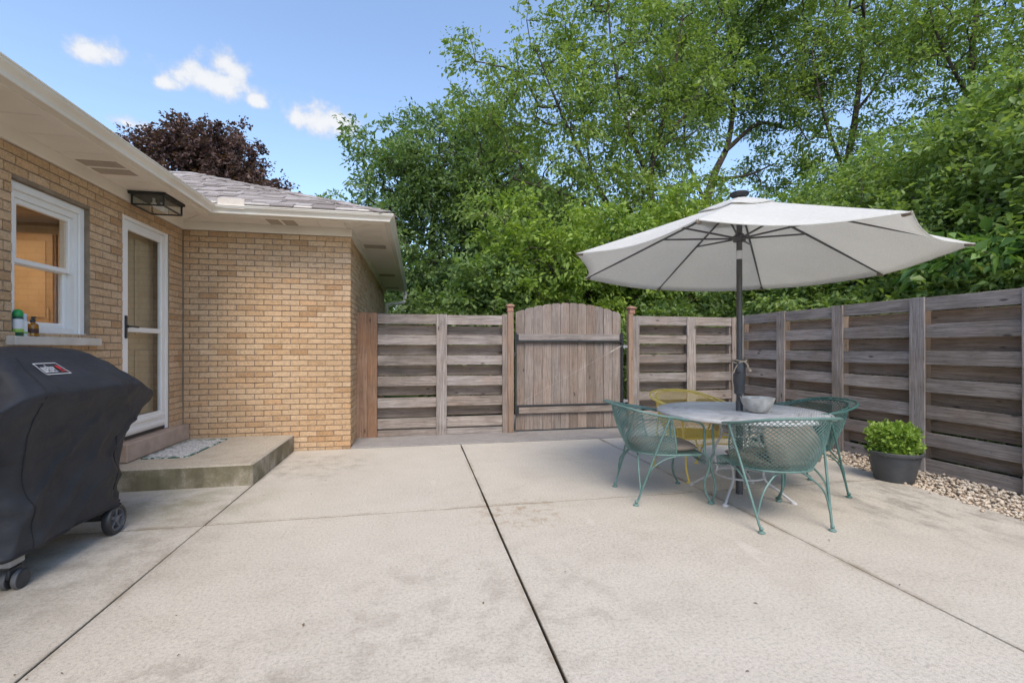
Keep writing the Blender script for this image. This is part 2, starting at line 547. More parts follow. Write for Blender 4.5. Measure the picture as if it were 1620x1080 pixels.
MAT['grey_plastic'] = plain('grey_plastic', (0.13, 0.133, 0.143), (0.1, 0.103, 0.112), 9, 0.5)
MAT['wood'] = wood_mat('weathered_cedar', (0.125, 0.108, 0.098), (0.285, 0.255, 0.236), (0.475, 0.438, 0.415), (0.27, 0.145, 0.08), 0.14)
MAT['wood_back'] = wood_mat('weathered_cedar_back', (0.14, 0.11, 0.088), (0.26, 0.212, 0.178), (0.38, 0.32, 0.278), (0.26, 0.16, 0.09), 0.2)
MAT['wood_red'] = wood_mat('reddish_cedar', (0.15, 0.092, 0.062), (0.27, 0.175, 0.122), (0.35, 0.25, 0.19), (0.33, 0.155, 0.065), 0.45)
MAT['wood_gate'] = wood_mat('gate_cedar', (0.15, 0.123, 0.107), (0.265, 0.225, 0.2), (0.37, 0.325, 0.298), (0.32, 0.2, 0.13), 0.25)
MAT['wood_tan'] = wood_mat('tan_post', (0.2, 0.14, 0.105), (0.33, 0.245, 0.19), (0.43, 0.34, 0.28), (0.34, 0.18, 0.1), 0.25)
MAT['copper'] = plain('cap_terracotta', (0.38, 0.2, 0.145), (0.3, 0.155, 0.11), 30, 0.6, 0, 0.2, 80)
MAT['steel'] = plain('galvanised_steel', (0.5, 0.5, 0.51), (0.4, 0.4, 0.41), 40, 0.45, 0.6)

def painted_metal(name, c1, c2, rust, amt):
    g = G(name)
    v = g.coord('Object')
    col = g.mix(g.step(g.noise(v, 9, 4), 0.35, 0.65), c1, c2)
    rm = g.step(g.noise(v, 38, 5, 0.7), 0.62 - amt, 0.7 - amt)
    col = g.mix(g.math('MULTIPLY', rm, 0.8), col, rust)
    return g.done(col, 0.45, 0, g.bump(g.noise(v, 120, 3), 0.12, 0.002), 0.5)
MAT['green'] = painted_metal('green_enamel', (0.10, 0.185, 0.168), (0.145, 0.24, 0.22), (0.1, 0.06, 0.035), 0.0)
MAT['green_dark'] = painted_metal('dark_green_enamel', (0.045, 0.125, 0.11), (0.065, 0.155, 0.14), (0.1, 0.06, 0.035), 0.0)
MAT['yellow'] = painted_metal('yellow_enamel', (0.78, 0.57, 0.12), (0.82, 0.63, 0.17), (0.25, 0.12, 0.04), 0.0)
MAT['table'] = painted_metal('grey_enamel', (0.50, 0.495, 0.50), (0.58, 0.575, 0.58), (0.25, 0.2, 0.17), 0.0)
MAT['rust'] = plain('rusty_foot', (0.1, 0.05, 0.028), (0.16, 0.075, 0.04), 60, 0.9)

def fabric(name, c1, c2, weave=420, trans=0.0, rough=0.9, bumpv=0.2, big=3.0):
    g = G(name)
    v = g.coord('Object')
    col = g.mix(g.step(g.noise(v, big, 5), 0.3, 0.7), c1, c2)
    sl = g.noise(g.n('ShaderNodeVectorMath', {0: v, 1: (12, 90, 90)}, operation='MULTIPLY').outputs[0], 2.0, 3)
    col = g.mix(1.0, col, g.ramp(sl, [(0.3, 0.9), (0.7, 1.06)]), 'MULTIPLY')
    g.done(col, rough, 0, g.bump(g.noise(v, weave, 2), bumpv, 0.002), 0.2)
    if trans:
        tr = g.n('ShaderNodeBsdfTranslucent', {'Color': col})
        mx = g.n('ShaderNodeMixShader', {0: trans, 1: g.b.outputs[0], 2: tr.outputs[0]})
        g.t.links.new(mx.outputs[0], g.out.inputs['Surface'])
    return g.m
MAT['canopy'] = fabric('linen_canopy', (0.82, 0.81, 0.775), (0.79, 0.78, 0.745), 300, 0.5)
MAT['cushion'] = fabric('taupe_cushion', (0.25, 0.212, 0.178), (0.2, 0.17, 0.14), 240, 0.0, 0.95, 0.3, 6)
MAT['cover'] = fabric('grill_cover_fabric', (0.034, 0.037, 0.045), (0.043, 0.046, 0.055), 350, 0.0, 0.55, 0.12, 5)
def cover_mat():
    g = G('grill_cover_cloth')
    v = g.coord('Object')
    col = g.mix(g.step(g.noise(v, 5, 5), 0.3, 0.7), (0.022, 0.024, 0.03), (0.031, 0.033, 0.04))
    sc = g.step(g.noise(g.n('ShaderNodeVectorMath', {0: v, 1: (5, 5, 18)}, operation='MULTIPLY').outputs[0], 2.0, 5, 0.7), 0.62, 0.72)
    col = g.mix(g.math('MULTIPLY', sc, 0.25), col, (0.1, 0.1, 0.1))
    n1 = g.bump(g.noise(v, 5, 3, 0.5, 1.2), 0.3, 0.03)
    n2 = g.bump(g.noise(g.n('ShaderNodeVectorMath', {0: v, 1: (1, 1, 2.6)}, operation='MULTIPLY').outputs[0], 16, 3, 0.5, 0.8), 0.25, 0.012, n1)
    return g.done(col, 0.62, 0, g.bump(g.noise(v, 420, 2), 0.2, 0.002, n2), 0.35)
MAT['cover'] = cover_mat()
MAT['umb_metal'] = plain('umbrella_grey', (0.075, 0.075, 0.08), (0.09, 0.09, 0.095), 10, 0.42)
MAT['rope'] = plain('cream_rope', (0.56, 0.47, 0.36), (0.42, 0.34, 0.25), 90, 0.9)
MAT['white_print'] = plain('white_print', (0.72, 0.72, 0.74), None, 5, 0.6)
MAT['red_print'] = plain('red_print', (0.62, 0.03, 0.045), None, 5, 0.6)
MAT['thread'] = plain('seam_thread', (0.012, 0.012, 0.015), None, 5, 0.8)

def glass_mat():
    g = G('window_glass')
    fr = g.n('ShaderNodeFresnel', {'IOR': 1.5}).outputs[0]
    tr = g.n('ShaderNodeBsdfTransparent', {'Color': (0.93, 0.95, 0.94)})
    gl = g.n('ShaderNodeBsdfGlossy', {'Color': (1, 1, 1), 'Roughness': 0.0})
    bf = g.math('SUBTRACT', 1.0, g.n('ShaderNodeNewGeometry').outputs['Backfacing'])
    mx = g.n('ShaderNodeMixShader', {0: g.math('MULTIPLY', g.math('MULTIPLY', fr, bf), 1.6, clamp=True), 1: tr.outputs[0], 2: gl.outputs[0]})
    g.t.links.new(mx.outputs[0], g.out.inputs['Surface'])
    return g.m
MAT['glass'] = glass_mat()
MAT['interior'] = plain('interior_paint', (0.5, 0.38, 0.25), (0.46, 0.34, 0.22), 2, 0.8)
MAT['cabinet'] = plain('cabinet_maple', (0.42, 0.25, 0.12), (0.33, 0.19, 0.085), 4, 0.5)
MAT['cabinet_light'] = plain('cabinet_panel', (0.52, 0.33, 0.17), (0.45, 0.275, 0.135), 4, 0.45)
MAT['innerdoor'] = plain('inner_door', (0.5, 0.38, 0.25), (0.44, 0.33, 0.21), 2, 0.5)
def emit(name, col, s):
    g = G(name)
    g.set(g.b, 'Emission Color', col)
    g.set(g.b, 'Emission Strength', s)
    return g.done(col, 0.5)
MAT['lamp'] = emit('lit_lamp', (1.0, 0.8, 0.58), 9.0)

def shingle_mat():
    g = G('asphalt_shingle')
    v = g.coord('Position')
    r = g.rnd()
    col = g.ramp(r, [(0.0, (0.19, 0.16, 0.145)), (0.5, (0.29, 0.255, 0.235)), (1.0, (0.37, 0.335, 0.315))])
    col = g.mix(1.0, col, g.ramp(g.noise(v, 160, 2), [(0.3, 0.7), (0.7, 1.25)]), 'MULTIPLY')
    return g.done(col, 0.95, 0, g.bump(g.noise(v, 260, 2), 0.4, 0.003), 0.15)
MAT['shingle'] = shingle_mat()

def gravel_mat():
    g = G('river_gravel')
    r = g.rnd()
    v = g.coord('Position')
    col = g.ramp(r, [(0.0, (0.3, 0.24, 0.185)), (0.25, (0.5, 0.4, 0.3)), (0.5, (0.62, 0.53, 0.42)), (0.75, (0.7, 0.62, 0.52)), (1.0, (0.55, 0.43, 0.32))])
    col = g.mix(1.0, col, g.ramp(g.noise(v, 70, 3), [(0.3, 0.8), (0.7, 1.12)]), 'MULTIPLY')
    return g.done(col, 0.75, 0, None, 0.3)
MAT['gravel'] = gravel_mat()
MAT['soil'] = plain('joint_soil', (0.07, 0.058, 0.042), (0.045, 0.045, 0.03), 9, 1.0, 0, 0.5, 60, 0.1, 'Position')
MAT['bark'] = plain('tree_bark', (0.105, 0.085, 0.07), (0.065, 0.053, 0.045), 9, 0.95, 0, 0.7, 30, 0.15, 'Position', 0.02)

def ground_mat():
    g = G('rough_grass')
    v = g.coord('Position')
    f = g.noise(v, 0.8, 6, 0.65)
    col = g.ramp(f, [(0.3, (0.05, 0.055, 0.02)), (0.5, (0.06, 0.085, 0.025)), (0.7, (0.085, 0.11, 0.035))])
    col = g.mix(1.0, col, g.ramp(g.noise(v, 60, 3), [(0.3, 0.6), (0.7, 1.3)]), 'MULTIPLY')
    return g.done(col, 1.0, 0, g.bump(g.noise(v, 40, 3), 0.8, 0.03), 0.1)
MAT['ground'] = ground_mat()

LEAF = {
    'fresh': leaf_mat('fresh_green_leaf', [(0.10, 0.165, 0.045), (0.175, 0.255, 0.065), (0.245, 0.335, 0.09), (0.33, 0.42, 0.125)], 0.42),
    'lime': leaf_mat('lime_leaf', [(0.12, 0.195, 0.04), (0.2, 0.295, 0.055), (0.29, 0.395, 0.08), (0.38, 0.48, 0.11)], 0.42),
    'mid': leaf_mat('mid_green_leaf', [(0.085, 0.15, 0.055), (0.15, 0.23, 0.075), (0.21, 0.3, 0.1), (0.285, 0.375, 0.13)], 0.44),
    'deep': leaf_mat('deep_green_leaf', [(0.07, 0.13, 0.055), (0.135, 0.215, 0.083), (0.195, 0.285, 0.11), (0.265, 0.36, 0.15)], 0.42),
    'hedge': leaf_mat('shrub_leaf', [(0.10, 0.17, 0.055), (0.18, 0.265, 0.08), (0.25, 0.345, 0.105), (0.34, 0.44, 0.15)], 0.44, 0.42),
    'purple': leaf_mat('purple_maple_leaf', [(0.05, 0.03, 0.034), (0.09, 0.052, 0.053), (0.14, 0.078, 0.07), (0.2, 0.12, 0.095)], 0.25),
    'herb': leaf_mat('herb_leaf', [(0.16, 0.26, 0.04), (0.25, 0.38, 0.07), (0.36, 0.5, 0.12), (0.48, 0.6, 0.22)], 0.35),
    'broad': leaf_mat('broad_leaf', [(0.06, 0.135, 0.04), (0.11, 0.21, 0.06), (0.17, 0.29, 0.08), (0.23, 0.36, 0.11)], 0.38, 0.4),
}
# ================================================================== SETTING
CAMZ, FPX = 1.27, 735.0
def view(X, Y, Z):
    """where a world point falls in the photograph; used only to rank pieces by how large they show"""
    c, s = math.cos(YAW), math.sin(YAW)
    d = X * s + Y * c
    if d <= 0.05:
        return (1e6, 1e6, d)
    return (810 + FPX * (X * c - Y * s) / d, 550 - FPX * (Z - CAMZ) / d, d)

# ground: one sheet to the horizon
g_ = MB()
g_.add([(-600, -600, -0.12), (600, -600, -0.12), (600, 600, -0.12), (-600, 600, -0.12)], [(0, 1, 2, 3)])
tag(g_.build('ground', MAT['ground']), kind='structure')

# patio: concrete slabs with recessed joints over a dark bed
patio = MB().box(-2.73, 4.36, -4.0, 6.14, -0.11, -0.045).build('patio', MAT['soil'])
tag(patio, kind='structure')
def edge_x(y):     # right edge of the slab along the gravel bed
    return 4.34 + (y - 2.4) * 0.125 if y < 4.6 else 4.615
def slab(x0, x1, y0, y1, right=False, jx=0.0036):
    m = MB()
    jl = 0.0055 if abs(x0 - 0.552) < 1e-6 else jx
    jr = 0.0055 if abs(x1 - 0.552) < 1e-6 else jx
    jx = 0.0065
    n = 12
    ring = []
    wob = lambda k: 0.0018 * math.sin(k * 12.9898 + x0 * 7 + y0 * 3)
    pts = []
    for k in range(n + 1):
        y = y0 + (y1 - y0) * k / n
        pts.append((x0 + jl + wob(k), y + (jx if k == 0 else -jx if k == n else 0)))
    for k in range(n + 1):
        y = y1 - (y1 - y0) * k / n
        xr = edge_x(y) if right else x1 - jr
        pts.append((xr + wob(k + 40), y + (-jx if k == 0 else jx if k == n else 0)))
    cx = sum(p[0] for p in pts) / len(pts); cy = sum(p[1] for p in pts) / len(pts)
    def inset(p, b):
        dx, dy = cx - p[0], cy - p[1]
        return (p[0] + b * (1 if dx > 0 else -1), p[1] + (b if dy > 0 else -b) * (1 if abs(p[1] - y0) < 0.02 or abs(p[1] - y1) < 0.02 else 0))
    N = len(pts)
    rings = [[(p[0], p[1], -0.10) for p in pts], [(p[0], p[1], -0.007) for p in pts], [inset(p, 0.004) + (0.0,) for p in pts]]
    vs = [q for r_ in rings for q in r_]
    fs = []
    for a in range(2):
        for k in range(N):
            fs.append((a * N + k, a * N + (k + 1) % N, (a + 1) * N + (k + 1) % N, (a + 1) * N + k))
    for k in range(n):    # top as strips
        a, b = 2 * N + k, 2 * N + k + 1
        c, d = 2 * N + N - 2 - k, 2 * N + N - 1 - k
        fs.append((a, b, c, d))
    m.add(vs, fs)
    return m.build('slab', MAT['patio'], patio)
XS = [-2.73, -1.5, 0.552, 2.49, 4.6]
YS = [-4.0, -0.9, 1.22, 3.7, 6.14]
for i in range(4):
    for j in range(4):
        slab(XS[i], XS[i + 1], YS[j], YS[j + 1], right=(i == 3))

# darker concrete strip along the back fence and out through the gate
tag(MB().cbox(-0.832, 5.3, 6.145, 8.6, -0.11, 0.012, 0.006).build('concrete_strip', MAT['strip']), kind='structure')

# gravel bed at the foot of the side fence
bed = MB().box(4.37, 5.45, -2.0, 6.14, -0.115, -0.075).build('gravel_bed', MAT['soil'])
tag(bed, kind='structure')
def pebbles():
    ico = bmesh.new()
    bmesh.ops.create_icosphere(ico, subdivisions=1, radius=1.0)
    bv = np.array([v.co[:] for v in ico.verts]); bf = np.array([[v.index for v in f.verts] for f in ico.faces])
    ico.free()
    cs = []
    for layer, (z, n) in enumerate(((-0.065, 5200), (-0.045, 4200), (-0.03, 1500))):
        y = rng.uniform(1.6, 6.1, n); x = rng.uniform(4.38, 5.36, n)
        keep = x > np.where(y < 4.6, 4.36 + (y - 2.4) * 0.125, 4.63)
        zz = z + rng.uniform(-0.008, 0.008, n) + 0.02 * np.clip((x - 4.7) / 0.5, 0, 1)
        cs.append(np.stack([x, y, zz], 1)[keep])
    # a few strays on the slab's edge
    n = 26
    y = rng.uniform(2.4, 5.4, n)
    cs.append(np.stack([np.where(y < 4.6, 4.34 + (y - 2.4) * 0.125, 4.615) - rng.exponential(0.035, n), y, np.full(n, 0.008)], 1))
    C = np.concatenate(cs)
    n = len(C)
    s = rng.uniform(0.009, 0.021, (n, 1)) * rng.uniform(0.65, 1.25, (n, 3)); s[:, 2] *= 0.75
    a = rng.uniform(0, 6.28, n)
    B = bv[None] * s[:, None] * (1 + rng.uniform(-0.14, 0.14, (n, len(bv), 1)))
    X = B[..., 0] * np.cos(a)[:, None] - B[..., 1] * np.sin(a)[:, None]
    Y = B[..., 0] * np.sin(a)[:, None] + B[..., 1] * np.cos(a)[:, None]
    V = np.stack([X, Y, B[..., 2]], -1) + C[:, None]
    F = bf[None] + (np.arange(n) * len(bv))[:, None, None]
    return V.reshape(-1, 3), F.reshape(-1, 3)

def np_mesh(name, V, F, mat, smooth=False):
    """mesh from numpy arrays, all faces with the same corner count"""
    me = bpy.data.meshes.new(name)
    k = F.shape[1]
    me.vertices.add(len(V)); me.loops.add(F.size); me.polygons.add(len(F))
    me.vertices.foreach_set('co', np.ascontiguousarray(V, dtype=np.float32).ravel())
    me.loops.foreach_set('vertex_index', np.ascontiguousarray(F, dtype=np.int32).ravel())
    me.polygons.foreach_set('loop_start', np.arange(0, F.size, k, dtype=np.int32))
    if smooth:
        me.polygons.foreach_set('use_smooth', np.ones(len(F), dtype=bool))
    me.update(calc_edges=True)
    me.validate()
    me.materials.append(mat)
    return me
V, F = pebbles()
tag(place('gravel', np_mesh('gravel', V, F, MAT['gravel'], True)), 'tan river gravel along the foot of the side fence', 'gravel', kind='stuff')

# ================================================================== HOUSE
WX, WY, CX = -2.73, 6.17, -0.835          # house wall plane, wing front plane, wing side plane
house = tag(empty('brick_house', (WX, WY, 0)), 'tan brick house with white window, storm door and cream eaves', 'house')
HO = Vector((WX, WY, 0))
def hp(m, name, mat, parent=None, smooth=None):
    """a house part given in world coordinates"""
    m.v = [(x - HO.x, y - HO.y, z - HO.z) for x, y, z in m.v]
    return m.build(name, mat, parent or house, smooth)

TOPZ, BACKY = 2.67, 12.2
WIN = (3.81, 4.587, 1.355, 2.445)
DOOR = (5.03, 5.87, 0.38, 2.565)
# mortar core, with the two openings
m = MB()
MX = WX - 0.007
m.box(MX - 0.22, MX, -4.0, WIN[0], -0.1, TOPZ).box(MX - 0.22, MX, WIN[0], WIN[1], -0.1, WIN[2]).box(MX - 0.22, MX, WIN[0], WIN[1], WIN[3], TOPZ)
m.box(MX - 0.22, MX, WIN[1], DOOR[0], -0.1, TOPZ).box(MX - 0.22, MX, DOOR[0], DOOR[1], -0.1, DOOR[2]).box(MX - 0.22, MX, DOOR[0], DOOR[1], DOOR[3], TOPZ)
m.box(MX - 0.22, MX, DOOR[1], WY + 0.15, -0.1, TOPZ)
hp(m, 'wall', MAT['mortar'])
hp(MB().box(MX, CX - 0.007, WY + 0.007, WY + 0.2, -0.1, TOPZ).box(CX - 0.2, CX - 0.007, WY + 0.2, BACKY - 0.007, -0.1, TOPZ), 'wall', MAT['mortar'])
hp(MB().box(-9, CX - 0.21, BACKY - 0.2, BACKY - 0.01, -0.1, TOPZ).box(-9.2, -9, -4, BACKY, -0.1, TOPZ).box(-9, MX - 0.23, -4, -3.8, -0.1, TOPZ), 'wall', MAT['mortar'])

# bricks
CH, BL, JT = 0.0677, 0.2032, 0.010
bricks = []      # (plane, a0, a1, z0, z1) : plane 'L' (a = y), 'F' (a = x), 'S' (a = y)
ncourse = int(TOPZ / CH) + 1
def subtract(iv, cut):
    out = []
    for a, b in iv:
        if cut[1] <= a or cut[0] >= b:
            out.append((a, b)); continue
        if cut[0] > a: out.append((a, cut[0]))
        if cut[1] < b: out.append((cut[1], b))
    return out
for k in range(ncourse):
    z0 = TOPZ - (k + 1) * CH + JT / 2
    z1 = TOPZ - k * CH - JT / 2
    if z1 < -0.06: continue
    z0 = max(z0, -0.09)
    zc = (z0 + z1) / 2
    off = (k % 2) * BL / 2
    jit = random.uniform(-0.008, 0.008)
    y = -3.98 + off
    while y < WY - 0.012:
        iv = [(y + JT / 2 + jit, min(y + BL - JT / 2 + jit, WY - 0.012))]
        for (w0, w1, b0, b1) in (WIN, DOOR):
            if b0 < zc < b1: iv = subtract(iv, (w0 - 0.004, w1 + 0.004))
        for a, b in iv:
            if b - a > 0.02: bricks.append(('L', a, b, z0, z1))
        y += BL
    xend = CX - (0.105 if k % 2 else 0.0)
    x = xend
    while x > WX + 0.012:
        a, b = max(x - BL + JT, WX + 0.012), x
        if b - a > 0.02: bricks.append(('F', a, b, z0, z1))
        x -= BL
    y = WY if k % 2 else WY + 0.105
    while y < BACKY:
        bricks.append(('S', y, min(y + BL - JT, BACKY), z0, z1))
        y += BL
def shown(br):
    p, a, b, z0, z1 = br
    zc, ac = (z0 + z1) / 2, (a + b) / 2
    pts = [(WX, a, zc), (WX, b, zc)] if p == 'L' else [(a, WY, zc), (b, WY, zc)] if p == 'F' else [(CX, a, zc), (CX, b, zc)]
    (u0, v0, d0), (u1, v1, d1) = view(*pts[0]), view(*pts[1])
    if min(d0, d1) < 1: return 0
    u, v = (u0 + u1) / 2, (v0 + v1) / 2
    if not (0 < u < 1620 and 0 < v < 1080): return 0
    if p == 'L' and u < 226 and v > 545: return 0
    if p == 'L' and v > 690: return 0
    if p == 'F' and zc < 0.2 and ac < -1.5: return 0
    if p == 'S' and (ac > 6.8 and zc < 1.75): return 0
    return abs(u1 - u0) * (z1 - z0) / ((d0 + d1) / 2)
order = sorted(range(len(bricks)), key=lambda i: -shown(bricks[i]))
singles = set(order[:300])
BT = 0.045
cache = {}
def brick_box(br):
    p, a, b, z0, z1 = br
    pr = random.uniform(-0.0022, 0.0028)
    if p == 'L': return (WX - BT, WX + pr, a, b, z0, z1)
    if p == 'F':
        return (a, b + (pr if b == CX else 0), WY - pr, WY + (0.095 if abs(b - CX) < 1e-6 else BT), z0, z1)
    return (CX - (0.095 if abs(a - WY) < 1e-6 else BT), CX + pr, a, b, z0, z1)
rest = MB()
for i, br in enumerate(bricks):
    x0, x1, y0, y1, z0, z1 = brick_box(br)
    if i in singles:
        key = (br[0], round((x1 - x0) * 500), round((y1 - y0) * 200), round((z1 - z0) * 200))
        if key not in cache:
            hx, hy, hz = (x1 - x0) / 2, (y1 - y0) / 2, (z1 - z0) / 2
            cache[key] = MB().cbox(-hx, hx, -hy, hy, -hz, hz, 0.0035).mesh('brick')
        place('brick', cache[key], MAT['brick'], house, Vector(((x0 + x1) / 2, (y0 + y1) / 2, (z0 + z1) / 2)) - HO,
              (random.uniform(-.008, .008), 0, random.uniform(-.006, .006)))
    else:
        rest.box(x0, x1, y0, y1, z0, z1)
tag(hp(rest, 'brickwork', MAT['brick']), kind='stuff')

# window (recessed double-hung)
FXW = WX - 0.06
win = hp(MB().box(FXW - 0.1, FXW, WIN[0], WIN[0] + 0.1, WIN[2], WIN[3]).box(FXW - 0.1, FXW, WIN[1] - 0.1, WIN[1], WIN[2], WIN[3])
         .box(FXW - 0.1, FXW - 0.001, WIN[0] + 0.1, WIN[1] - 0.1, WIN[3] - 0.11, WIN[3]).box(FXW - 0.1, FXW - 0.001, WIN[0] + 0.1, WIN[1] - 0.1, WIN[2], WIN[2] + 0.07), 'window', MAT['trim'])
def wsub(m, name, mat, smooth=None):
    m.v = [(x - HO.x, y - HO.y, z - HO.z) for x, y, z in m.v]
    return m.build(name, mat, win, smooth)
cw = 0.018
wsub(MB().cbox(FXW, FXW + cw, WIN[0] + .003, WIN[0] + .06, WIN[2], WIN[3] - .003, .004).cbox(FXW, FXW + cw, WIN[1] - .06, WIN[1] - .003, WIN[2], WIN[3] - .003, .004)
     .cbox(FXW, FXW + cw + .002, WIN[0] + .06, WIN[1] - .06, WIN[3] - .06, WIN[3] - .003, .004), 'casing', MAT['trim'])
def sash(y0, y1, z0, z1, x, st, name='sash'):
    s = MB().cbox(x - .035, x, y0, y0 + st, z0, z1, .004).cbox(x - .035, x, y1 - st, y1, z0, z1, .004)
    s.cbox(x - .035, x - .001, y0 + st, y1 - st, z1 - st, z1, .004).cbox(x - .035, x - .001, y0 + st, y1 - st, z0, z0 + st, .004)
    wsub(s, name, MAT['trim'])
    wsub(MB().box(x - .022, x - .018, y0 + st, y1 - st, z0 + st, z1 - st), 'pane', MAT['glass'])
ya, yb, zm = WIN[0] + .1, WIN[1] - .1, 1.885
sash(ya, yb, zm - .01, WIN[3] - .11, FXW - .012, .036)
sash(ya, yb, WIN[2] + .07, zm + .026, FXW - .05, .04)
wsub(MB().cbox(WX - .10, WX + .055, WIN[0] - .05, WIN[1] + .055, WIN[2] - .068, WIN[2] - .004, .006), 'sill', MAT['stone'])
wsub(MB().box(FXW + .004, FXW + .03, WIN[0] + .004, WIN[1] - .004, WIN[2] - .002, WIN[2] + .03), 'stool', MAT['trim'])

# kitchen seen through the window, lit by its own ceiling lamp
m = MB()
m.box(-5.8, -5.7, 2.4, 6.0, 0.3, 2.66).box(-5.7, MX - .225, 2.3, 2.4, 0.3, 2.66).box(-5.7, MX - .225, 6.0, 6.1, 0.3, 2.66)
m.box(-5.7, MX - .225, 2.4, 6.0, 2.6, 2.66).box(-5.7, MX - .225, 2.4, 6.0, 0.3, 0.36)
hp(m, 'interior_wall', MAT['interior'])
for x_ in (-4.95, -4.52, -4.09, -3.66):
    c = hp(MB().cbox(x_, x_ + .41, 5.66, 5.99, 1.5, 2.45, .006).cbox(x_ + .012, x_ + .398, 5.64, 5.66, 1.512, 2.438, .004), 'kitchen_cabinet', MAT['cabinet'])
    mc = MB().cbox(x_ + .07, x_ + .34, 5.632, 5.642, 1.58, 2.37, .006).tube([(x_ + .37, 5.62, 1.56), (x_ + .37, 5.62, 1.68)], .006, 6)
    mc.v = [(x - HO.x, y - HO.y, z) for x, y, z in mc.v]
    mc.build('cabinet_door', MAT['cabinet_light'], c)
hp(MB().cbox(-4.95, -3.25, 5.4, 5.99, .36, 1.28, .006), 'kitchen_counter', MAT['cabinet'])
hp(MB().box(-4.2, -3.7, 4.3, 4.9, 2.575, 2.597), 'ceiling_lamp', MAT['lamp'])

# storm door in a white frame
dw0, dw1, dz0, dz1 = DOOR
door = hp(MB().cbox(WX - .09, WX - .012, dw0, dw0 + .045, dz0, dz1, .004).cbox(WX - .09, WX - .012, dw1 - .045, dw1, dz0, dz1, .004)
          .cbox(WX - .09, WX - .014, dw0 + .045, dw1 - .045, dz1 - .06, dz1, .004), 'storm_door', MAT['trim'])
def dsub(m, name, mat, smooth=None):
    m.v = [(x - HO.x, y - HO.y, z - HO.z) for x, y, z in m.v]
    return m.build(name, mat, door, smooth)
a0, a1, b0, b1, xf = dw0 + .047, dw1 - .047, dz0 + .035, dz1 - .062, WX - .022
st = .075
dsub(MB().cbox(xf - .04, xf, a0, a0 + st, b0, b1, .005).cbox(xf - .04, xf, a1 - st, a1, b0, b1, .005)
     .cbox(xf - .04, xf - .002, a0 + st, a1 - st, b1 - .085, b1, .005).cbox(xf - .04, xf - .002, a0 + st, a1 - st, b0, b0 + .17, .005)
     .cbox(xf - .04, xf - .002, a0 + st, a1 - st, 1.425, 1.475, .005), 'door_leaf', MAT['trim'])
dsub(MB().box(xf - .024, xf - .019, a0 + st, a1 - st, 1.475, b1 - .085), 'pane', MAT['glass'])
dsub(MB().box(xf - .024, xf - .019, a0 + st, a1 - st, b0 + .17, 1.425), 'pane', MAT['glass'])
dsub(MB().cbox(xf - .03, xf + .012, a0 + .012, a1 - .012, b0 + .02, b0 + .06, .006).cbox(xf - .03, xf + .012, a0 + .012, a1 - .012, b0 + .10, b0 + .14, .006), 'kick_plate', MAT['trim'])
dsub(MB().box(xf - .05, xf - .005, dw0 + .045, dw1 - .045, dz0 + .002, dz0 + .033), 'sweep', MAT['plastic'])
hd = MB().cbox(xf, xf + .012, a0 + .016, a0 + .05, 1.36, 1.58, .004)
hd.tube(crom([(xf + .01, a0 + .033, 1.475), (xf + .045, a0 + .033, 1.475), (xf + .052, a0 + .06, 1.475), (xf + .05, a0 + .15, 1.472)], 6), .009, 8)
hd.lathe([(.016, 0), (.016, .012)], 12, (0, 0, 0))
n0 = len(hd.v) - 24
hd.v[n0:] = [(xf + .012 + z, a0 + .033 + x, 1.475 + y) for x, y, z in hd.v[n0:]]
dsub(hd, 'handle', MAT['black'], 40)
# the wooden inner door behind the glass
inn = hp(MB().cbox(WX - .19, WX - .15, dw0 + .02, dw1 - .02, dz0 + .02, dz1 - .02, .004), 'inner_door', MAT['innerdoor'])
mi = MB()
for (z0, z1) in ((.55, 1.25), (1.4, 2.4)):
    for (y0, y1) in ((dw0 + .12, dw0 + .4), (dw0 + .46, dw1 - .12)):
        mi.cbox(WX - .15, WX - .135, y0, y1, z0, z1, .008)
mi.v = [(x - HO.x, y - HO.y, z) for x, y, z in mi.v]
mi.build('panel', MAT['innerdoor'], inn)
hp(MB().cbox(WX - .1, WX + .1, dw0 - .12, WY - .06, .205, dz0 - .004, .008), 'door_sill', MAT['doorsill'])

# eaves: frieze, soffit panels, fascia, gutter
SZ, OV = 2.772, 0.45
hp(MB().cbox(WX - .02, WX + .02, -4, WY - .02, TOPZ + .002, SZ, .003), 'frieze', MAT['cream'])
hp(MB().cbox(WX - .02, CX + .02, WY - .02, WY + .02, TOPZ + .002, SZ, .003), 'frieze', MAT['cream'])
hp(MB().cbox(CX - .02, CX + .0205, WY + .02, BACKY + .4, TOPZ + .002, SZ, .003), 'frieze', MAT['cream'])
pc = {}
def panel(x0, x1, y0, y1, mat, dz=0.0, name='soffit_panel'):
    key = (round(x1 - x0, 3), round(y1 - y0, 3), mat.name)
    if key not in pc:
        hx, hy = (x1 - x0) / 2, (y1 - y0) / 2
        pc[key] = MB().cbox(-hx, hx, -hy, hy, 0, .012, .002).mesh(name)
    return place(name, pc[key], mat, house, Vector(((x0 + x1) / 2, (y0 + y1) / 2, SZ + dz)) - HO)
FX, FY, GX = WX + OV, WY - OV, CX + OV
pw = .31
y = FY - pw
while y > -4:
    panel(WX + .0, FX - .02, y + .003, y + pw - .003, MAT['cream']); y -= pw
x = WX
k = 0
while x < CX - .001:
    x1 = min(x + pw, CX)
    panel(x + .003, x1 - .003, FY + .02, WY, MAT['cream']); x = x1
y = WY + .0
while y < BACKY + .4:
    panel(CX, GX - .02, y + .003, y + pw - .003, MAT['cream']); y += pw
panel(CX + .0015, GX - .02, FY + .02, WY - .0015, MAT['cream'])
panel(WX, FX, FY + .02 - .02 + .0015 - .0, FY + .0185, MAT['cream'])
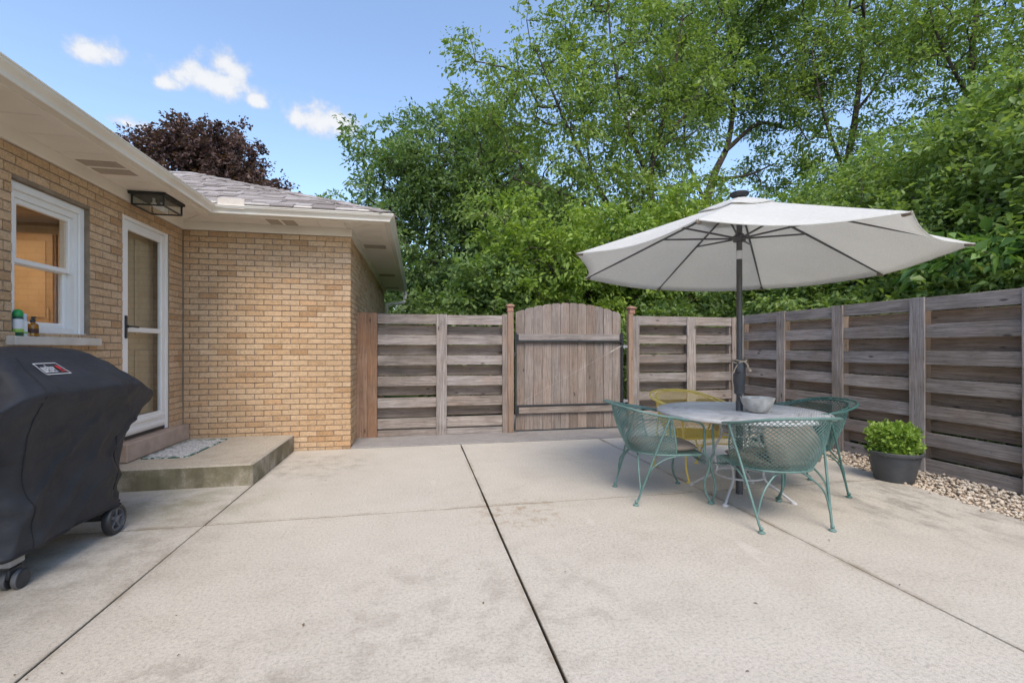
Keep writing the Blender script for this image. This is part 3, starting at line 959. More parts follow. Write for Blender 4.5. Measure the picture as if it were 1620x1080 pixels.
for (x0, x1, y0, y1) in ((WX + .05, FX - .07, 4.32, 4.45), (WX + .05, FX - .07, 4.50, 4.63), (WX + .05, FX - .07, 2.0, 2.13), (WX + .05, FX - .07, 2.18, 2.31),
                         (-1.75, -1.61, FY + .07, WY - .05), (-1.575, -1.435, FY + .07, WY - .05),
                         (CX + .06, GX - .06, 7.05, 7.3), (CX + .06, GX - .06, 9.8, 10.1), (CX + .06, GX - .06, 11.9, 12.2)):
    panel(x0, x1, y0, y1, MAT['vent'], -.004, 'soffit_vent')
# mitre strips on the two corners
def strip(p, q, w, t, z, mat, name):
    p, q = Vector(p), Vector(q)
    L = (q - p).length
    mm = MB().cbox(0, L, -w / 2, w / 2, 0, t, .001)
    a = math.atan2(q.y - p.y, q.x - p.x)
    mm.xform(Matrix.Translation((p.x, p.y, z)) @ Matrix.Rotation(a, 4, 'Z'))
    return hp(mm, name, mat)
strip((WX + .02, WY - .02, 0), (FX, FY, 0), .03, .004, SZ - .005, MAT['cream'], 'mitre_strip')
strip((CX + .02, WY - .02, 0), (GX - .02, FY + .02, 0), .03, .004, SZ - .005, MAT['cream'], 'mitre_strip')

def sweep(prof, closed=True, y_end=BACKY + .5):
    """profile (outward offset, z) swept along the eave with mitred corners"""
    m = MB()
    path = lambda o: [(FX + o, -4.0), (FX + o, FY - o), (GX + o, FY - o), (GX + o, y_end)]
    n = len(prof)
    vs = []
    for j in range(4):
        for (o, z) in prof:
            p = path(o)[j]
            vs.append((p[0], p[1], z))
    fs = []
    for j in range(3):
        for k in range(n if closed else n - 1):
            fs.append((j * n + k, j * n + (k + 1) % n, (j + 1) * n + (k + 1) % n, (j + 1) * n + k))
    fs += [tuple(range(n)), tuple(range(3 * n, 4 * n))]
    return m.add(vs, fs)
hp(sweep([(-.02, 2.742), (0, 2.742), (0, 2.90), (-.02, 2.90)]), 'fascia', MAT['cream'])
hp(sweep([(-.075, 2.748), (-.0202, 2.748), (-.0202, 2.771), (-.075, 2.771)]), 'fascia_return', MAT['cream'])
GT = 2.838
hp(sweep([(.0015, 2.752), (.062, 2.752), (.066, 2.757), (.068, 2.775), (.078, 2.79), (.096, 2.806), (.104, 2.816), (.105, GT - .012), (.112, GT - .008), (.112, GT), (.099, GT),
          (.099, 2.82), (.074, 2.796), (.062, 2.776), (.06, 2.758), (.004, 2.758), (.004, GT - .004), (.0015, GT - .004)]), 'gutter', MAT['gutter'])
# downspout at the far corner
ds = MB()
pp = crom([(GX + .055, BACKY + .4, 2.75), (GX + .055, BACKY + .4, 2.6), (GX + .01, BACKY + .36, 2.47), (CX + .16, BACKY + .16, 2.40), (CX + .065, BACKY - .06, 2.33), (CX + .06, BACKY - .1, 2.2), (CX + .06, BACKY - .1, .1)], 6)
ds.tube(pp, .045, 10)
hp(ds, 'downspout', MAT['gutter'], None, 50)

# roof: wing hip with real shingles
PIT, RZ = 0.42, 2.85
E0 = (FX + .05, GX + .05, FY - .05)        # eave line of the wing: x from inner valley to outer hip, y
T = 3.75
m = MB()
x0, x1, y0 = E0
m.add([(x0, y0, RZ), (x1, y0, RZ), (x1 - T, y0 + T, RZ + PIT * T), (x0 - T, y0 + T, RZ + PIT * T)], [(0, 1, 2, 3)])
m.add([(x1, y0, RZ), (x1, BACKY + .55, RZ), (x1 - T, BACKY + .55, RZ + PIT * T), (x1 - T, y0 + T, RZ + PIT * T)], [(0, 1, 2, 3)])
m.add([(x0, -4, RZ), (x0, y0, RZ), (x0 - T, y0 + T, RZ + PIT * T), (x0 - T, -4, RZ + PIT * T)], [(0, 1, 2, 3)])
m.add([(x0 - T, -4, RZ + PIT * T), (x0 - T, y0 + T, RZ + PIT * T), (x1 - T, y0 + T, RZ + PIT * T), (x1 - T, BACKY + .5, RZ + PIT * T), (-9.2, BACKY + .5, RZ), (-9.2, -4, RZ)], [(0, 1, 2, 3, 4, 5)])
roof = hp(m, 'roof', MAT['shingle'])
slope = math.atan(PIT)
shm = {}
EXP = 0.135
nrow = int(T / (EXP * math.cos(slope)))
for r_ in range(nrow):
    t = r_ * EXP * math.cos(slope)
    xa, xb = x0 - t, x1 - t
    x = xa - random.uniform(0, .2)
    while x < xb:
        w = random.choice((.16, .2, .25, .3))
        a, b = max(x, xa), min(x + w, xb + .01)
        x += w
        if b - a < .04: continue
        th = random.choice((.008, .013, .02))
        key = (round(b - a, 2), th)
        if key not in shm:
            hw = key[0] / 2 - .0015
            shm[key] = MB().cbox(-hw, hw, 0, EXP + .05, 0, th, .0015).mesh('shingle')
        place('shingle', shm[key], MAT['shingle'], roof, Vector(((a + b) / 2, y0 + t - .01, RZ + PIT * t + .006)) - HO, (slope, 0, 0))
# hip caps
L = math.sqrt(2 * T * T + (PIT * T) ** 2)
d_ = Vector((-T, T, PIT * T)).normalized()
capm = None
for k in range(int(L / .2)):
    p = Vector((x1, y0, RZ)) + d_ * (k * .2)
    if capm is None:
        cm = MB()
        n_ = d_.cross(Vector((0, 0, 1))).normalized()
        up = n_.cross(d_).normalized()
        for s_ in (-1, 1):
            e = n_ * s_ * .13 - up * .035
            q = [Vector((0, 0, 0)), d_ * .25, d_ * .25 + e, e]
            cm.add([v + up * .035 for v in q] + [v + up * .022 for v in q], [(0, 1, 2, 3), (4, 5, 6, 7), (0, 4, 7, 3), (3, 7, 6, 2), (2, 6, 5, 1)])
        capm = cm.mesh('hip_cap')
    place('hip_cap', capm, MAT['shingle'], roof, p - HO + Vector((0, 0, .002 * (k % 2))))
# white splash guard standing in the gutter at the valley
sg = MB()
gx0, gy0 = FX + .1, FY - .1
pts = [(gx0 - .02, gy0 + .10), (gx0 + .03, gy0 + .02), (gx0 + .13, gy0 + .006), (gx0 + .30, gy0 + .006)]
for (p, q) in zip(pts, pts[1:]):
    nn = Vector((q[1] - p[1], p[0] - q[0], 0)).normalized() * .004
    sg.add([(p[0], p[1], 2.80), (q[0], q[1], 2.80), (q[0], q[1], 2.915), (p[0], p[1], 2.915)] + [(p[0] + nn.x, p[1] + nn.y, 2.80), (q[0] + nn.x, q[1] + nn.y, 2.80), (q[0] + nn.x, q[1] + nn.y, 2.915), (p[0] + nn.x, p[1] + nn.y, 2.915)],
           [(0, 1, 2, 3), (4, 5, 6, 7), (0, 3, 7, 4), (1, 2, 6, 5), (3, 2, 6, 7), (0, 1, 5, 4)])
hp(sg, 'splash_guard', MAT['stone'])

# concrete step before the door
st_ = MB().cbox(WX + .004, -1.5, 4.69, WY - .006, -.02, .2, .014)
so = st_.build('concrete_step', MAT['step'])
tag(so, 'mossy concrete step in front of the storm door', 'step')

# flush light under the eave
li = tag(empty('eave_light', (-2.55, 5.26, SZ)), 'black rectangular glass lantern under the eave above the storm door', 'light fixture')
li.rotation_euler = (0, 0, 0)
lp = MB()
lp.cbox(-.16, .16, -.2, .2, -.03, -.002, .004)
lp.build('mount_plate', MAT['black'], li)
fr = MB()
hx, hy, zb = .135, .175, -.125
for sx in (-1, 1):
    for sy in (-1, 1):
        fr.cbox(sx * hx - .007, sx * hx + .007, sy * hy - .007, sy * hy + .007, zb, -.03, .001)
for s_ in (-1, 1):
    fr.cbox(-hx, hx, s_ * hy - .006, s_ * hy + .006, zb - .007, zb + .007, .001)
    fr.cbox(s_ * hx - .006, s_ * hx + .006, -hy, hy, zb - .0075, zb + .0065, .001)
fr.build('frame', MAT['black'], li)
for s_ in (-1, 1):
    MB().box(-hx + .008, hx - .008, s_ * (hy - .002) - .0015, s_ * (hy - .002) + .0015, zb + .008, -.032).build('pane', MAT['glass'], li)
    MB().box(s_ * (hx - .002) - .0015, s_ * (hx - .002) + .0015, -hy + .008, hy - .008, zb + .008, -.032).build('pane', MAT['glass'], li)
MB().box(-hx + .007, hx - .007, -hy + .007, hy - .007, zb - .001, zb + .002).build('pane', MAT['glass'], li)
bb = MB()
for s_ in (-1, 1):
    bb.lathe([(.012, 0), (.012, -.03), (.022, -.045), (.027, -.06), (.02, -.078), (.004, -.085)], 12, (0, s_ * .07, -.03))
bb.build('bulb', MAT['trim'], li, 60)
# ================================================================== FENCES AND GATE
bc = {}
def board(parent, c, L, W, T, axis, mat, name='board', org=(0, 0, 0), wob=0.004, cut=0.003):
    """a plank: local X along the grain, local Z its width, local Y its thickness"""
    key = (round(L, 2), round(W, 3), round(T, 3), mat.name)
    if key not in bc:
        bc[key] = MB().cbox(-L / 2, L / 2, -T / 2, T / 2, -W / 2, W / 2, cut).mesh(name)
    if axis == 'x': rot = Euler((0, 0, 0))
    elif axis == 'y': rot = Euler((0, 0, R(90)))
    elif axis == 'zx': rot = Euler((0, R(90), 0))                 # upright, width along X
    else: rot = (Matrix.Rotation(R(90), 4, 'Z') @ Matrix.Rotation(R(90), 4, 'Y')).to_euler()     # upright, width along Y
    if wob:
        j = Euler((random.uniform(-wob, wob) * 2, random.uniform(-wob, wob) * .8, random.uniform(-wob, wob) * .25))
        rot = (rot.to_matrix() @ j.to_matrix()).to_euler()
    return place(name, bc[key], mat, parent, Vector(c) - Vector(org), rot)

FB, BT_ = 0.14, 0.02
def shadowbox_x(root, org, xs, top, y, nfront, pitch, zmin):
    """bays between uprights along X; front boards at y, back boards behind the post"""
    for (xa, xb) in zip(xs, xs[1:]):
        L, xc = xb - xa - .004, (xa + xb) / 2
        for k in range(nfront):
            z = top - FB / 2 - k * pitch + random.uniform(-.006, .006)
            board(root, (xc, y, z), L, FB, BT_, 'x', MAT['wood'], 'board', org)
            zb = z - pitch / 2 + random.uniform(-.01, .006)
            hgt = FB
            if zb - hgt / 2 < zmin: continue
            board(root, (xc, y + .115, zb), L + .1, hgt, BT_, 'x', MAT['wood_back'], 'board', org)

# ---- fence between the house and the gate
FYB = 6.80
o1 = (0.2, FYB, 0)
f1 = tag(empty('wooden_fence', o1), 'weathered grey horizontal board fence between the brick house and the gate', 'fence')
shadowbox_x(f1, o1, [-.56, .337, 1.31], 1.752, FYB + .01, 6, .297, .05)
for xc, L_ in ((-.11, .9), (.82, .97)):
    board(f1, (xc, FYB + .01, .055), L_, .085, BT_, 'x', MAT['wood'], 'board', o1)
board(f1, (-.11, FYB + .125, .16), .95, .14, BT_, 'x', MAT['wood_back'], 'board', o1)
board(f1, (.82, FYB + .125, .16), 1.0, .14, BT_, 'x', MAT['wood_back'], 'board', o1)
# reddish end boards against the house, grey batten, gate post
board(f1, (-.765, FYB - .012, .885), 1.76, .142, .022, 'zx', MAT['wood_red'], 'end_board', o1)
board(f1, (-.628, FYB - .010, .885), 1.76, .130, .022, 'zx', MAT['wood_red'], 'end_board', o1)
board(f1, (.337, FYB - .014, .88), 1.75, .15, .022, 'zx', MAT['wood'], 'batten', o1)
for xc in (-.69, .337):
    board(f1, (xc, FYB + .067, .87), 1.73, .09, .09, 'zx', MAT['wood_back'], 'post', o1)
board(f1, (1.272, FYB - .014, .885), 1.76, .085, .024, 'zx', MAT['wood_gate'], 'batten', o1)
board(f1, (1.352, FYB - .02, .90), 1.80, .088, .06, 'zx', MAT['wood_tan'], 'post', o1)
def cap(parent, org, x, y, z):
    """small stepped pyramid post cap"""
    m = MB()
    prof = [(.038, 0), (.038, .014), (.047, .018), (.047, .03), (.041, .034), (.041, .075), (.05, .08), (.06, .092), (.06, .104), (.045, .113), (.012, .128), (0, .13)]
    m.lathe([(r * 1.4142, zz) for r, zz in prof], 4)
    m.xform(Matrix.Rotation(R(45), 4, 'Z'))
    o = m.build('post_cap', MAT['copper'], parent, None, Vector((x, y, z)) - Vector(org))
    return o
cap(f1, o1, 1.345, FYB - .01, 1.795)

# ---- fence between the gate and the back corner
o2 = (4.2, FYB, 0)
f2 = tag(empty('wooden_fence', o2), 'weathered grey horizontal board fence from the gate to the back corner', 'fence')
shadowbox_x(f2, o2, [3.34, 4.335, 5.17], 1.765, FYB + .01, 6, .297, .05)
for xc, L_ in ((3.85, .95), (4.76, .8)):
    board(f2, (xc, FYB + .01, .06), L_, .1, BT_, 'x', MAT['wood'], 'board', o2)
board(f2, (3.262, FYB - .02, .90), 1.80, .072, .085, 'zx', MAT['wood_tan'], 'post', o2)
board(f2, (3.362, FYB - .014, .885), 1.765, .12, .024, 'zx', MAT['wood'], 'batten', o2)
board(f2, (4.335, FYB - .014, .885), 1.765, .155, .022, 'zx', MAT['wood'], 'batten', o2)
board(f2, (5.125, FYB - .014, .885), 1.765, .10, .022, 'zx', MAT['wood'], 'batten', o2)
for xc in (3.38, 4.335, 5.1):
    board(f2, (xc, FYB + .067, .87), 1.73, .09, .09, 'zx', MAT['wood_back'], 'post', o2)
cap(f2, o2, 3.29, FYB - .01, 1.795)

# ---- side fence
FXS = 5.20
o3 = (FXS, 4.0, 0)
f3 = tag(empty('wooden_fence', o3), 'weathered horizontal board fence along the right side behind the gravel bed', 'fence')
ys = [6.72, 5.86, 4.925, 3.972, 3.02, 2.07, 1.12, .17, -.78]
for ya_, yb_ in zip(ys, ys[1:]):
    L, yc = ya_ - yb_ - .004, (ya_ + yb_) / 2
    for k in range(7):
        z = 1.795 - FB / 2 - k * .2805 + random.uniform(-.006, .006)
        board(f3, (FXS + .01, yc, z), L, FB, BT_, 'y', MAT['wood'], 'board', o3)
        if k < 6:
            board(f3, (FXS + .115, yc, z - .14 + random.uniform(-.012, .006)), L + .1, FB, BT_, 'y', MAT['wood_back'], 'board', o3)
for y_ in ys:
    w = .085 if y_ > 6.5 else .152
    board(f3, (FXS - .013, y_ - (.0 if y_ < 6.5 else .02), .865), 1.87, w, .022, 'zy', MAT['wood'], 'batten', o3)
    board(f3, (FXS + .067, y_, .85), 1.82, .09, .09, 'zy', MAT['wood_back'], 'post', o3)

# ---- arched gate
GY = FYB + .03
og = (2.28, GY, 0)
gate = tag(empty('garden_gate', og), 'arched wooden gate of upright boards on a black steel frame', 'gate')
gx0_, gx1_, nb = 1.437, 3.125, 12
bw = (gx1_ - gx0_) / nb
def arch(x):
    t = (x - (gx0_ + gx1_) / 2) / ((gx1_ - gx0_) / 2)
    return 1.958 - .152 * t * t
for k in range(nb):
    xa, xb = gx0_ + k * bw + .002, gx0_ + (k + 1) * bw - .002
    if k in (9, 10): xb -= .004
    zb = .035 + random.uniform(-.006, .006)
    m = MB()
    zt = [arch(xa + (xb - xa) * q) for q in (0, .25, .75, 1)]
    L = zt[1] - zb
    # board with clipped (dog-ear) top following the arch; local X runs up the grain
    hw = (xb - xa) / 2
    prof = [(0, hw), (zt[0] - zb - .016, hw), (zt[1] - zb, hw * .62), (zt[2] - zb, -hw * .62), (zt[3] - zb - .016, -hw), (0, -hw)]
    th = .018
    vs = [(p, -th / 2, q) for p, q in prof] + [(p, th / 2, q) for p, q in prof]
    n = len(prof)
    m.add(vs, [tuple(range(n - 1, -1, -1)), tuple(range(n, 2 * n))] + [(i, (i + 1) % n, (i + 1) % n + n, i + n) for i in range(n)])
    rot = Euler((0, R(-90), 0))
    # local X -> world Z ; local Z -> world -X
    m.build('board', MAT['wood_gate'], gate, None, Vector(((xa + xb) / 2, GY + random.uniform(-.002, .002), zb)) - Vector(og), rot)
board(gate, (2.28, GY - .03, 1.43), 1.64, .095, .035, 'x', MAT['wood'], 'rail', og, 0)
board(gate, (2.28, GY - .03, .335), 1.60, .1, .035, 'x', MAT['wood'], 'rail', og, 0)
def gpart(m, name, mat, smooth=None):
    m.v = [(x - og[0], y - og[1], z) for x, y, z in m.v]
    return m.build(name, mat, gate, smooth)
gpart(MB().cbox(1.418, 1.446, GY - .06, GY - .012, .27, 1.50, .003).cbox(3.118, 3.148, GY - .06, GY - .012, .27, 1.50, .003)
      .cbox(1.446, 3.118, GY - .055, GY - .012, 1.352, 1.382, .003).cbox(1.446, 3.118, GY - .055, GY - .012, .386, .412, .003)
      .cbox(1.44, 1.475, GY - .062, GY - .046, 1.385, 1.475, .002).cbox(3.09, 3.125, GY - .062, GY - .046, 1.385, 1.475, .002)
      .cbox(1.44, 1.475, GY - .062, GY - .046, .29, .385, .002).cbox(3.09, 3.125, GY - .062, GY - .046, .29, .385, .002), 'steel_frame', MAT['black'])
bo = MB()
for (bx, bz) in ((1.457, 1.455), (1.457, 1.405), (3.107, 1.455), (3.107, 1.405), (1.457, .36), (1.457, .31), (3.107, .36), (3.107, .31)):
    n0 = len(bo.v)
    bo.lathe([(.009, 0), (.008, .006), (0, .008)], 8)
    bo.v[n0:] = [(bx + x, GY - .062 - z, bz + y) for x, y, z in bo.v[n0:]]
gpart(bo, 'bolt', MAT['black'])
gpart(MB().tube([(3.11, GY - .066, 1.30), (2.95, GY - .064, 1.214)], .0014, 6).tube([(2.95, GY - .064, 1.214), (1.47, GY - .064, .43)], .0009, 6), 'brace_cable', MAT['steel'])
gpart(MB().tube([(2.985, GY - .066, 1.233), (2.93, GY - .066, 1.204)], .006, 8).tube([(3.112, GY - .066, 1.30), (2.985, GY - .066, 1.233)], .0026, 6), 'turnbuckle', MAT['steel'])
for z_ in (1.29, .44):
    gpart(MB().cbox(3.14, 3.235, GY - .058, GY - .05, z_ - .02, z_ + .02, .002).tube([(3.165, GY - .06, z_ - .03), (3.165, GY - .06, z_ + .03)], .009, 8), 'hinge', MAT['steel'])
gpart(MB().cbox(1.385, 1.432, GY - .075, GY - .055, 1.13, 1.20, .003), 'latch', MAT['black'])

# ================================================================== THINGS BY THE HOUSE
# doormat on the step
def mat_material():
    g = G('doormat_print')
    v = g.coord('Object')
    sp = g.n('ShaderNodeSeparateXYZ', {0: v})
    wv = g.n('ShaderNodeTexWave', {'Vector': v, 'Scale': 9.0, 'Distortion': 9.0, 'Detail': 3.0, 'Detail Scale': 2.2}, wave_type='RINGS').outputs[1]
    col = g.mix(g.step(wv, 0.5, 0.66), (0.64, 0.64, 0.64), (0.24, 0.26, 0.265))
    bd = g.math('MAXIMUM', g.step(g.math('ABSOLUTE', sp.outputs[0]), 0.15, 0.2), g.step(g.math('ABSOLUTE', sp.outputs[1]), 0.36, 0.45))
    nm = g.step(g.noise(v, 11, 3, .5, 1.0), 0.44, 0.5)
    col = g.mix(g.math('MULTIPLY', bd, nm), g.mix(bd, col, (0.56, 0.57, 0.56)), (0.06, 0.13, 0.11))
    return g.done(col, 0.95, 0, g.bump(g.noise(v, 320, 2), 0.5, 0.003), 0.1)
dm = MB()
pr = []
for (sx, sy) in ((1, 1), (-1, 1), (-1, -1), (1, -1)):
    for k in range(5):
        a = (math.atan2(sy, sx) - R(45)) + R(90) * k / 4
        pr.append((sx * .185 + .02 * math.cos(a), sy * .445 + .02 * math.sin(a)))
n = len(pr)
dm.add([(x, y, 0) for x, y in pr] + [(x, y, .007) for x, y in pr], [tuple(range(n - 1, -1, -1)), tuple(range(n, 2 * n))] + [(i, (i + 1) % n, (i + 1) % n + n, i + n) for i in range(n)])
tag(dm.build('doormat', mat_material(), None, None, (-2.395, 5.53, .2015), (0, 0, R(-1.5))), 'white doormat with dark green leaf border on the concrete step', 'doormat')

# bottles on the window sill
SILZ = WIN[2] - .004
can = tag(empty('spray_can', (-2.735, 3.862, SILZ)), 'green and white spray can with green cap on the window sill', 'spray can')
gb = plain('can_green', (0.01, 0.06, 0.03), (0.012, 0.08, 0.04), 20, .35)
MB().lathe([(.026, 0), (.028, .003), (.028, .13), (.024, .138), (.02, .14)], 24).build('can_body', gb, can, 40)
MB().lathe([(.0285, .035), (.0286, .036), (.0286, .118), (.0285, .119)], 24, (0, 0, 0), False).build('can_label', MAT['white_print'], can, 40)
MB().lathe([(.029, .028), (.0292, .029), (.0292, .05), (.029, .051)], 24, (0, 0, 0), False).build('label_band', plain('band_lime', (.3, .5, .08), None, 5, .5), can, 40)
MB().lathe([(.0275, .139), (.028, .142), (.027, .165), (.022, .18), (.012, .187), (0, .188)], 24).build('can_cap', plain('cap_green', (.02, .3, .07), (.02, .26, .06), 6, .4), can, 40)
tube_ = tag(empty('white_tube', (-2.745, 3.925, SILZ)), 'slim white pump tube between spray can and amber bottle', 'bottle')
wp = plain('white_plastic', (.74, .75, .76), (.7, .71, .72), 5, .4)
MB().lathe([(.018, 0), (.02, .003), (.02, .10), (.017, .112)], 20).build('tube_body', wp, tube_, 40)
MB().lathe([(.0165, .113), (.0165, .155), (.012, .162), (0, .163)], 20).build('tube_cap', plain('tube_cap', (.6, .66, .74), None, 5, .4), tube_, 40)
MB().lathe([(.0203, .02), (.0204, .021), (.0204, .032), (.0203, .033)], 20, (0, 0, 0), False).build('label_band', plain('band_green', (.2, .5, .1), None, 5, .5), tube_, 40)
am = tag(empty('amber_bottle', (-2.735, 3.99, SILZ)), 'amber glass bottle with black spray top on the window sill', 'bottle')
ga = G('amber_glass'); ga.set(ga.b, 'Transmission Weight', 0.35)
MB().lathe([(.028, 0), (.0315, .004), (.0315, .078), (.028, .09), (.014, .1), (.013, .106)], 24).build('bottle_body', ga.done((.42, .17, .012), .12), am, 40)
MB().lathe([(.0319, .024), (.032, .025), (.032, .056), (.0319, .057)], 24, (0, 0, 0), False).build('bottle_label', plain('brown_label', (.07, .025, .02), None, 9, .6), am, 40)
sp_ = MB().lathe([(.0155, .104), (.0155, .122), (.010, .128), (.010, .146), (0, .147)], 16)
sp_.cbox(-.007, .02, -.006, .006, .134, .146, .002)
sp_.build('spray_top', MAT['plastic'], am, 40)

# ---- covered grill
og2 = (-2.32, 3.3, 0)
grill = tag(empty('covered_grill', og2), 'barbecue grill under a black fabric cover beside the house wall', 'grill')
LV = [  # z, y0, y1, x0, x1, corner radius
    (.185, 2.80, 3.775, -2.62, -2.035, .07), (.20, 2.80, 3.775, -2.62, -2.035, .07), (.32, 2.815, 3.765, -2.61, -2.035, .07), (.50, 2.82, 3.765, -2.60, -2.03, .07),
    (.66, 2.80, 3.775, -2.60, -2.015, .045), (.74, 2.73, 3.85, -2.60, -2.0, .07), (.82, 2.62, 3.93, -2.60, -1.985, .06), (.875, 2.53, 4.0, -2.59, -1.97, .05),
    (.905, 2.52, 4.015, -2.585, -1.96, .05), (.925, 2.53, 4.005, -2.58, -1.95, .05), (.965, 2.62, 3.93, -2.58, -1.938, .055), (1.02, 2.74, 3.82, -2.58, -1.932, .06),
    (1.04, 2.77, 3.775, -2.58, -1.945, .04), (1.10, 2.81, 3.73, -2.575, -2.005, .045), (1.17, 2.845, 3.69, -2.565, -2.08, .06), (1.23, 2.88, 3.65, -2.545, -2.15, .09),
    (1.262, 2.93, 3.59, -2.51, -2.205, .09), (1.275, 3.02, 3.50, -2.46, -2.27, .06), (1.278, 3.12, 3.40, -2.41, -2.32, .03)]
def rrect(y0, y1, x0, x1, r, n=208):
    """rounded rectangle, sampled by side so that columns line up between levels"""
    out = []
    per = n // 4
    cs = [(x1 - r, y1 - r, 0), (x0 + r, y1 - r, 90), (x0 + r, y0 + r, 180), (x1 - r, y0 + r, 270)]
    q = per // 4
    for i, (cx, cy, a) in enumerate(cs):
        for k in range(q + 1):
            t = R(a + 90 * k / q)
            out.append((cx + r * math.cos(t), cy + r * math.sin(t)))
        nx, ny, na = cs[(i + 1) % 4]
        t0 = R(a + 90); p = (cx + r * math.cos(t0), cy + r * math.sin(t0)); t1 = R(na); s = (nx + r * math.cos(t1), ny + r * math.sin(t1))
        for k in range(1, per - q):
            f = k / (per - q)
            out.append((p[0] + (s[0] - p[0]) * f, p[1] + (s[1] - p[1]) * f))
    return out
from mathutils import noise as mnoise
def interp(z):
    for a, b in zip(LV, LV[1:]):
        if a[0] <= z <= b[0]:
            t = (z - a[0]) / max(1e-6, b[0] - a[0])
            return [a[i] + (b[i] - a[i]) * t for i in range(6)]
    return list(LV[-1])
def cover_ring(lv, drape=True):
    z, y0, y1, x0, x1, r = lv
    pts = rrect(y0, y1, x0, x1, r)
    out = []
    for (x, y) in pts:
        dx, dy = x + 2.32, y - 3.3
        nl = math.hypot(dx, dy * .5) or 1
        nx, ny = dx / nl, dy * .5 / nl
        low = max(0, min(1, (.85 - z) / .6))
        a = mnoise.noise(Vector((x * 3.2, y * 3.2, z * .7))) * .034 * low                      # vertical folds of the skirt
        a += mnoise.noise(Vector((x * 5 + 3, y * 4 + z * 5, z * 6))) * .02                    # creases
        a += mnoise.noise(Vector((x * 11, y * 9 - z * 9, z * 13 + 5))) * .007
        # creases: sharp ridges running down from the lid and shelf corners
        for sx_, off_, am in ((1.0, 0.0, .021), (-1.0, 4.7, .018), (.35, 9.3, .014)):
            q = mnoise.noise(Vector(((y - 3.3) * 2.6 + sx_ * z * 2.4 + off_, x * 2.6, z * 1.1 + off_)))
            a += am * (1 - min(1, abs(q) * 4.2)) ** 1.8 * min(1, max(.25, (1.2 - z) * 1.7))
        sag = .012 * mnoise.noise(Vector((x * 2.5, y * 2.5, 9.1))) if z < .25 else 0
        out.append((x + nx * a, y + ny * a, z + sag + .004 * mnoise.noise(Vector((x * 8, y * 8, z * 8)))))
    return out
zs = [.185, .2]
while zs[-1] < 1.255:
    zs.append(zs[-1] + .0132)
zs += [1.262, 1.27, 1.275, 1.278]
rings = [cover_ring([z] + interp(z)[1:]) for z in zs]
cv = MB()
N = len(rings[0])
cv.add([p for r_ in rings for p in r_], [(i * N + k, i * N + (k + 1) % N, (i + 1) * N + (k + 1) % N, (i + 1) * N + k) for i in range(len(rings) - 1) for k in range(N)] + [tuple((len(rings) - 1) * N + k for k in range(N))])
cv.v = [(x - og2[0], y - og2[1], z) for x, y, z in cv.v]
cover = cv.build('cover', MAT['cover'], grill, 180)
sol = cover.modifiers.new('hem', 'SOLIDIFY'); sol.thickness = .004; sol.offset = -1
from mathutils.bvhtree import BVHTree
cover_bvh = BVHTree.FromPolygons([Vector(p) for p in cv.v], cv.f)
def near_front(y, z, off=.003):
    """a point on the front of the cover"""
    hit = cover_bvh.ray_cast(Vector((0, y - og2[1], z)) + Vector((2, 0, 0)), Vector((-1, 0, 0)))[0]
    if hit is None:
        hit = Vector((.3, y - og2[1], z))
    return (hit.x + og2[0] + off, y, z)
def seam(pts):
    m = MB().tube([(x - og2[0], y - og2[1], z) for x, y, z in pts], .0028, 5)
    return m.build('seam', MAT['thread'], cover)
seam([near_front(2.90 + .05 * math.sin(z * 6), z, .0015) for z in [.2 + .0132 * k for k in range(60)]])
seam([near_front(3.64 + .06 * max(0, (.55 - z)), z, .0015) for z in [.3 + .0265 * k for k in range(15)]])
seam([near_front(2.89 + (z - 1.0) * .45, z, .002) for z in [1.0 + .0265 * k for k in range(9)]])
seam([near_front(3.70 - (z - 1.04) * .28, z, .002) for z in [1.04 + .0265 * k for k in range(8)]])
hem = [(p[0], p[1], p[2] + .012) for p in rings[0]]
MB().tube([(x - og2[0] + .002 * (1 if x > -2.3 else -1), y - og2[1], z) for x, y, z in hem], .0035, 5, closed=True).build('hem', MAT['thread'], cover)
# maker's badge on the lid: outlined slanted box, word, red mark
def on_lid(a, b, off=.005):
    """badge coordinates: a along the lid, b up the slope"""
    z = 1.148 + b * .72
    p = near_front(3.135 + a, z, 0)
    return Vector((p[0] + off * .72, p[1], p[2] + off * .68))
bwid, bhei = .09, .042
sk = lambda a, b: on_lid(a - b * .25, b)
corner = [(-bwid, -bhei), (bwid, -bhei), (bwid, bhei), (-bwid, bhei)]
bm_ = MB()
def strip_lid(m, a0, b0, a1, b1, w, n=10):
    dx, dy = a1 - a0, b1 - b0
    L = math.hypot(dx, dy); px, py = -dy / L * w / 2, dx / L * w / 2
    for k in range(n):
        f0, f1 = k / n, (k + 1) / n
        q = [(a0 + dx * f0 - px, b0 + dy * f0 - py), (a0 + dx * f1 - px, b0 + dy * f1 - py), (a0 + dx * f1 + px, b0 + dy * f1 + py), (a0 + dx * f0 + px, b0 + dy * f0 + py)]
        m.add([sk(*p) - Vector(og2) for p in q], [(0, 1, 2, 3)])
for (p, q) in zip(corner, corner[1:] + corner[:1]):
    strip_lid(bm_, p[0], p[1], q[0], q[1], .005)
bm_.build('badge_outline', MAT['white_print'], cover)
wd = MB()      # the word in tall condensed strokes
sw = .0062
def stroke(x0, y0, x1, y1, w=sw):
    strip_lid(wd, x0 * .77, y0, x1 * .77, y1, w * (.77 if abs(x1 - x0) < 1e-6 else 1.0), 3)
base_, xh, asc = -.028, .014, .031
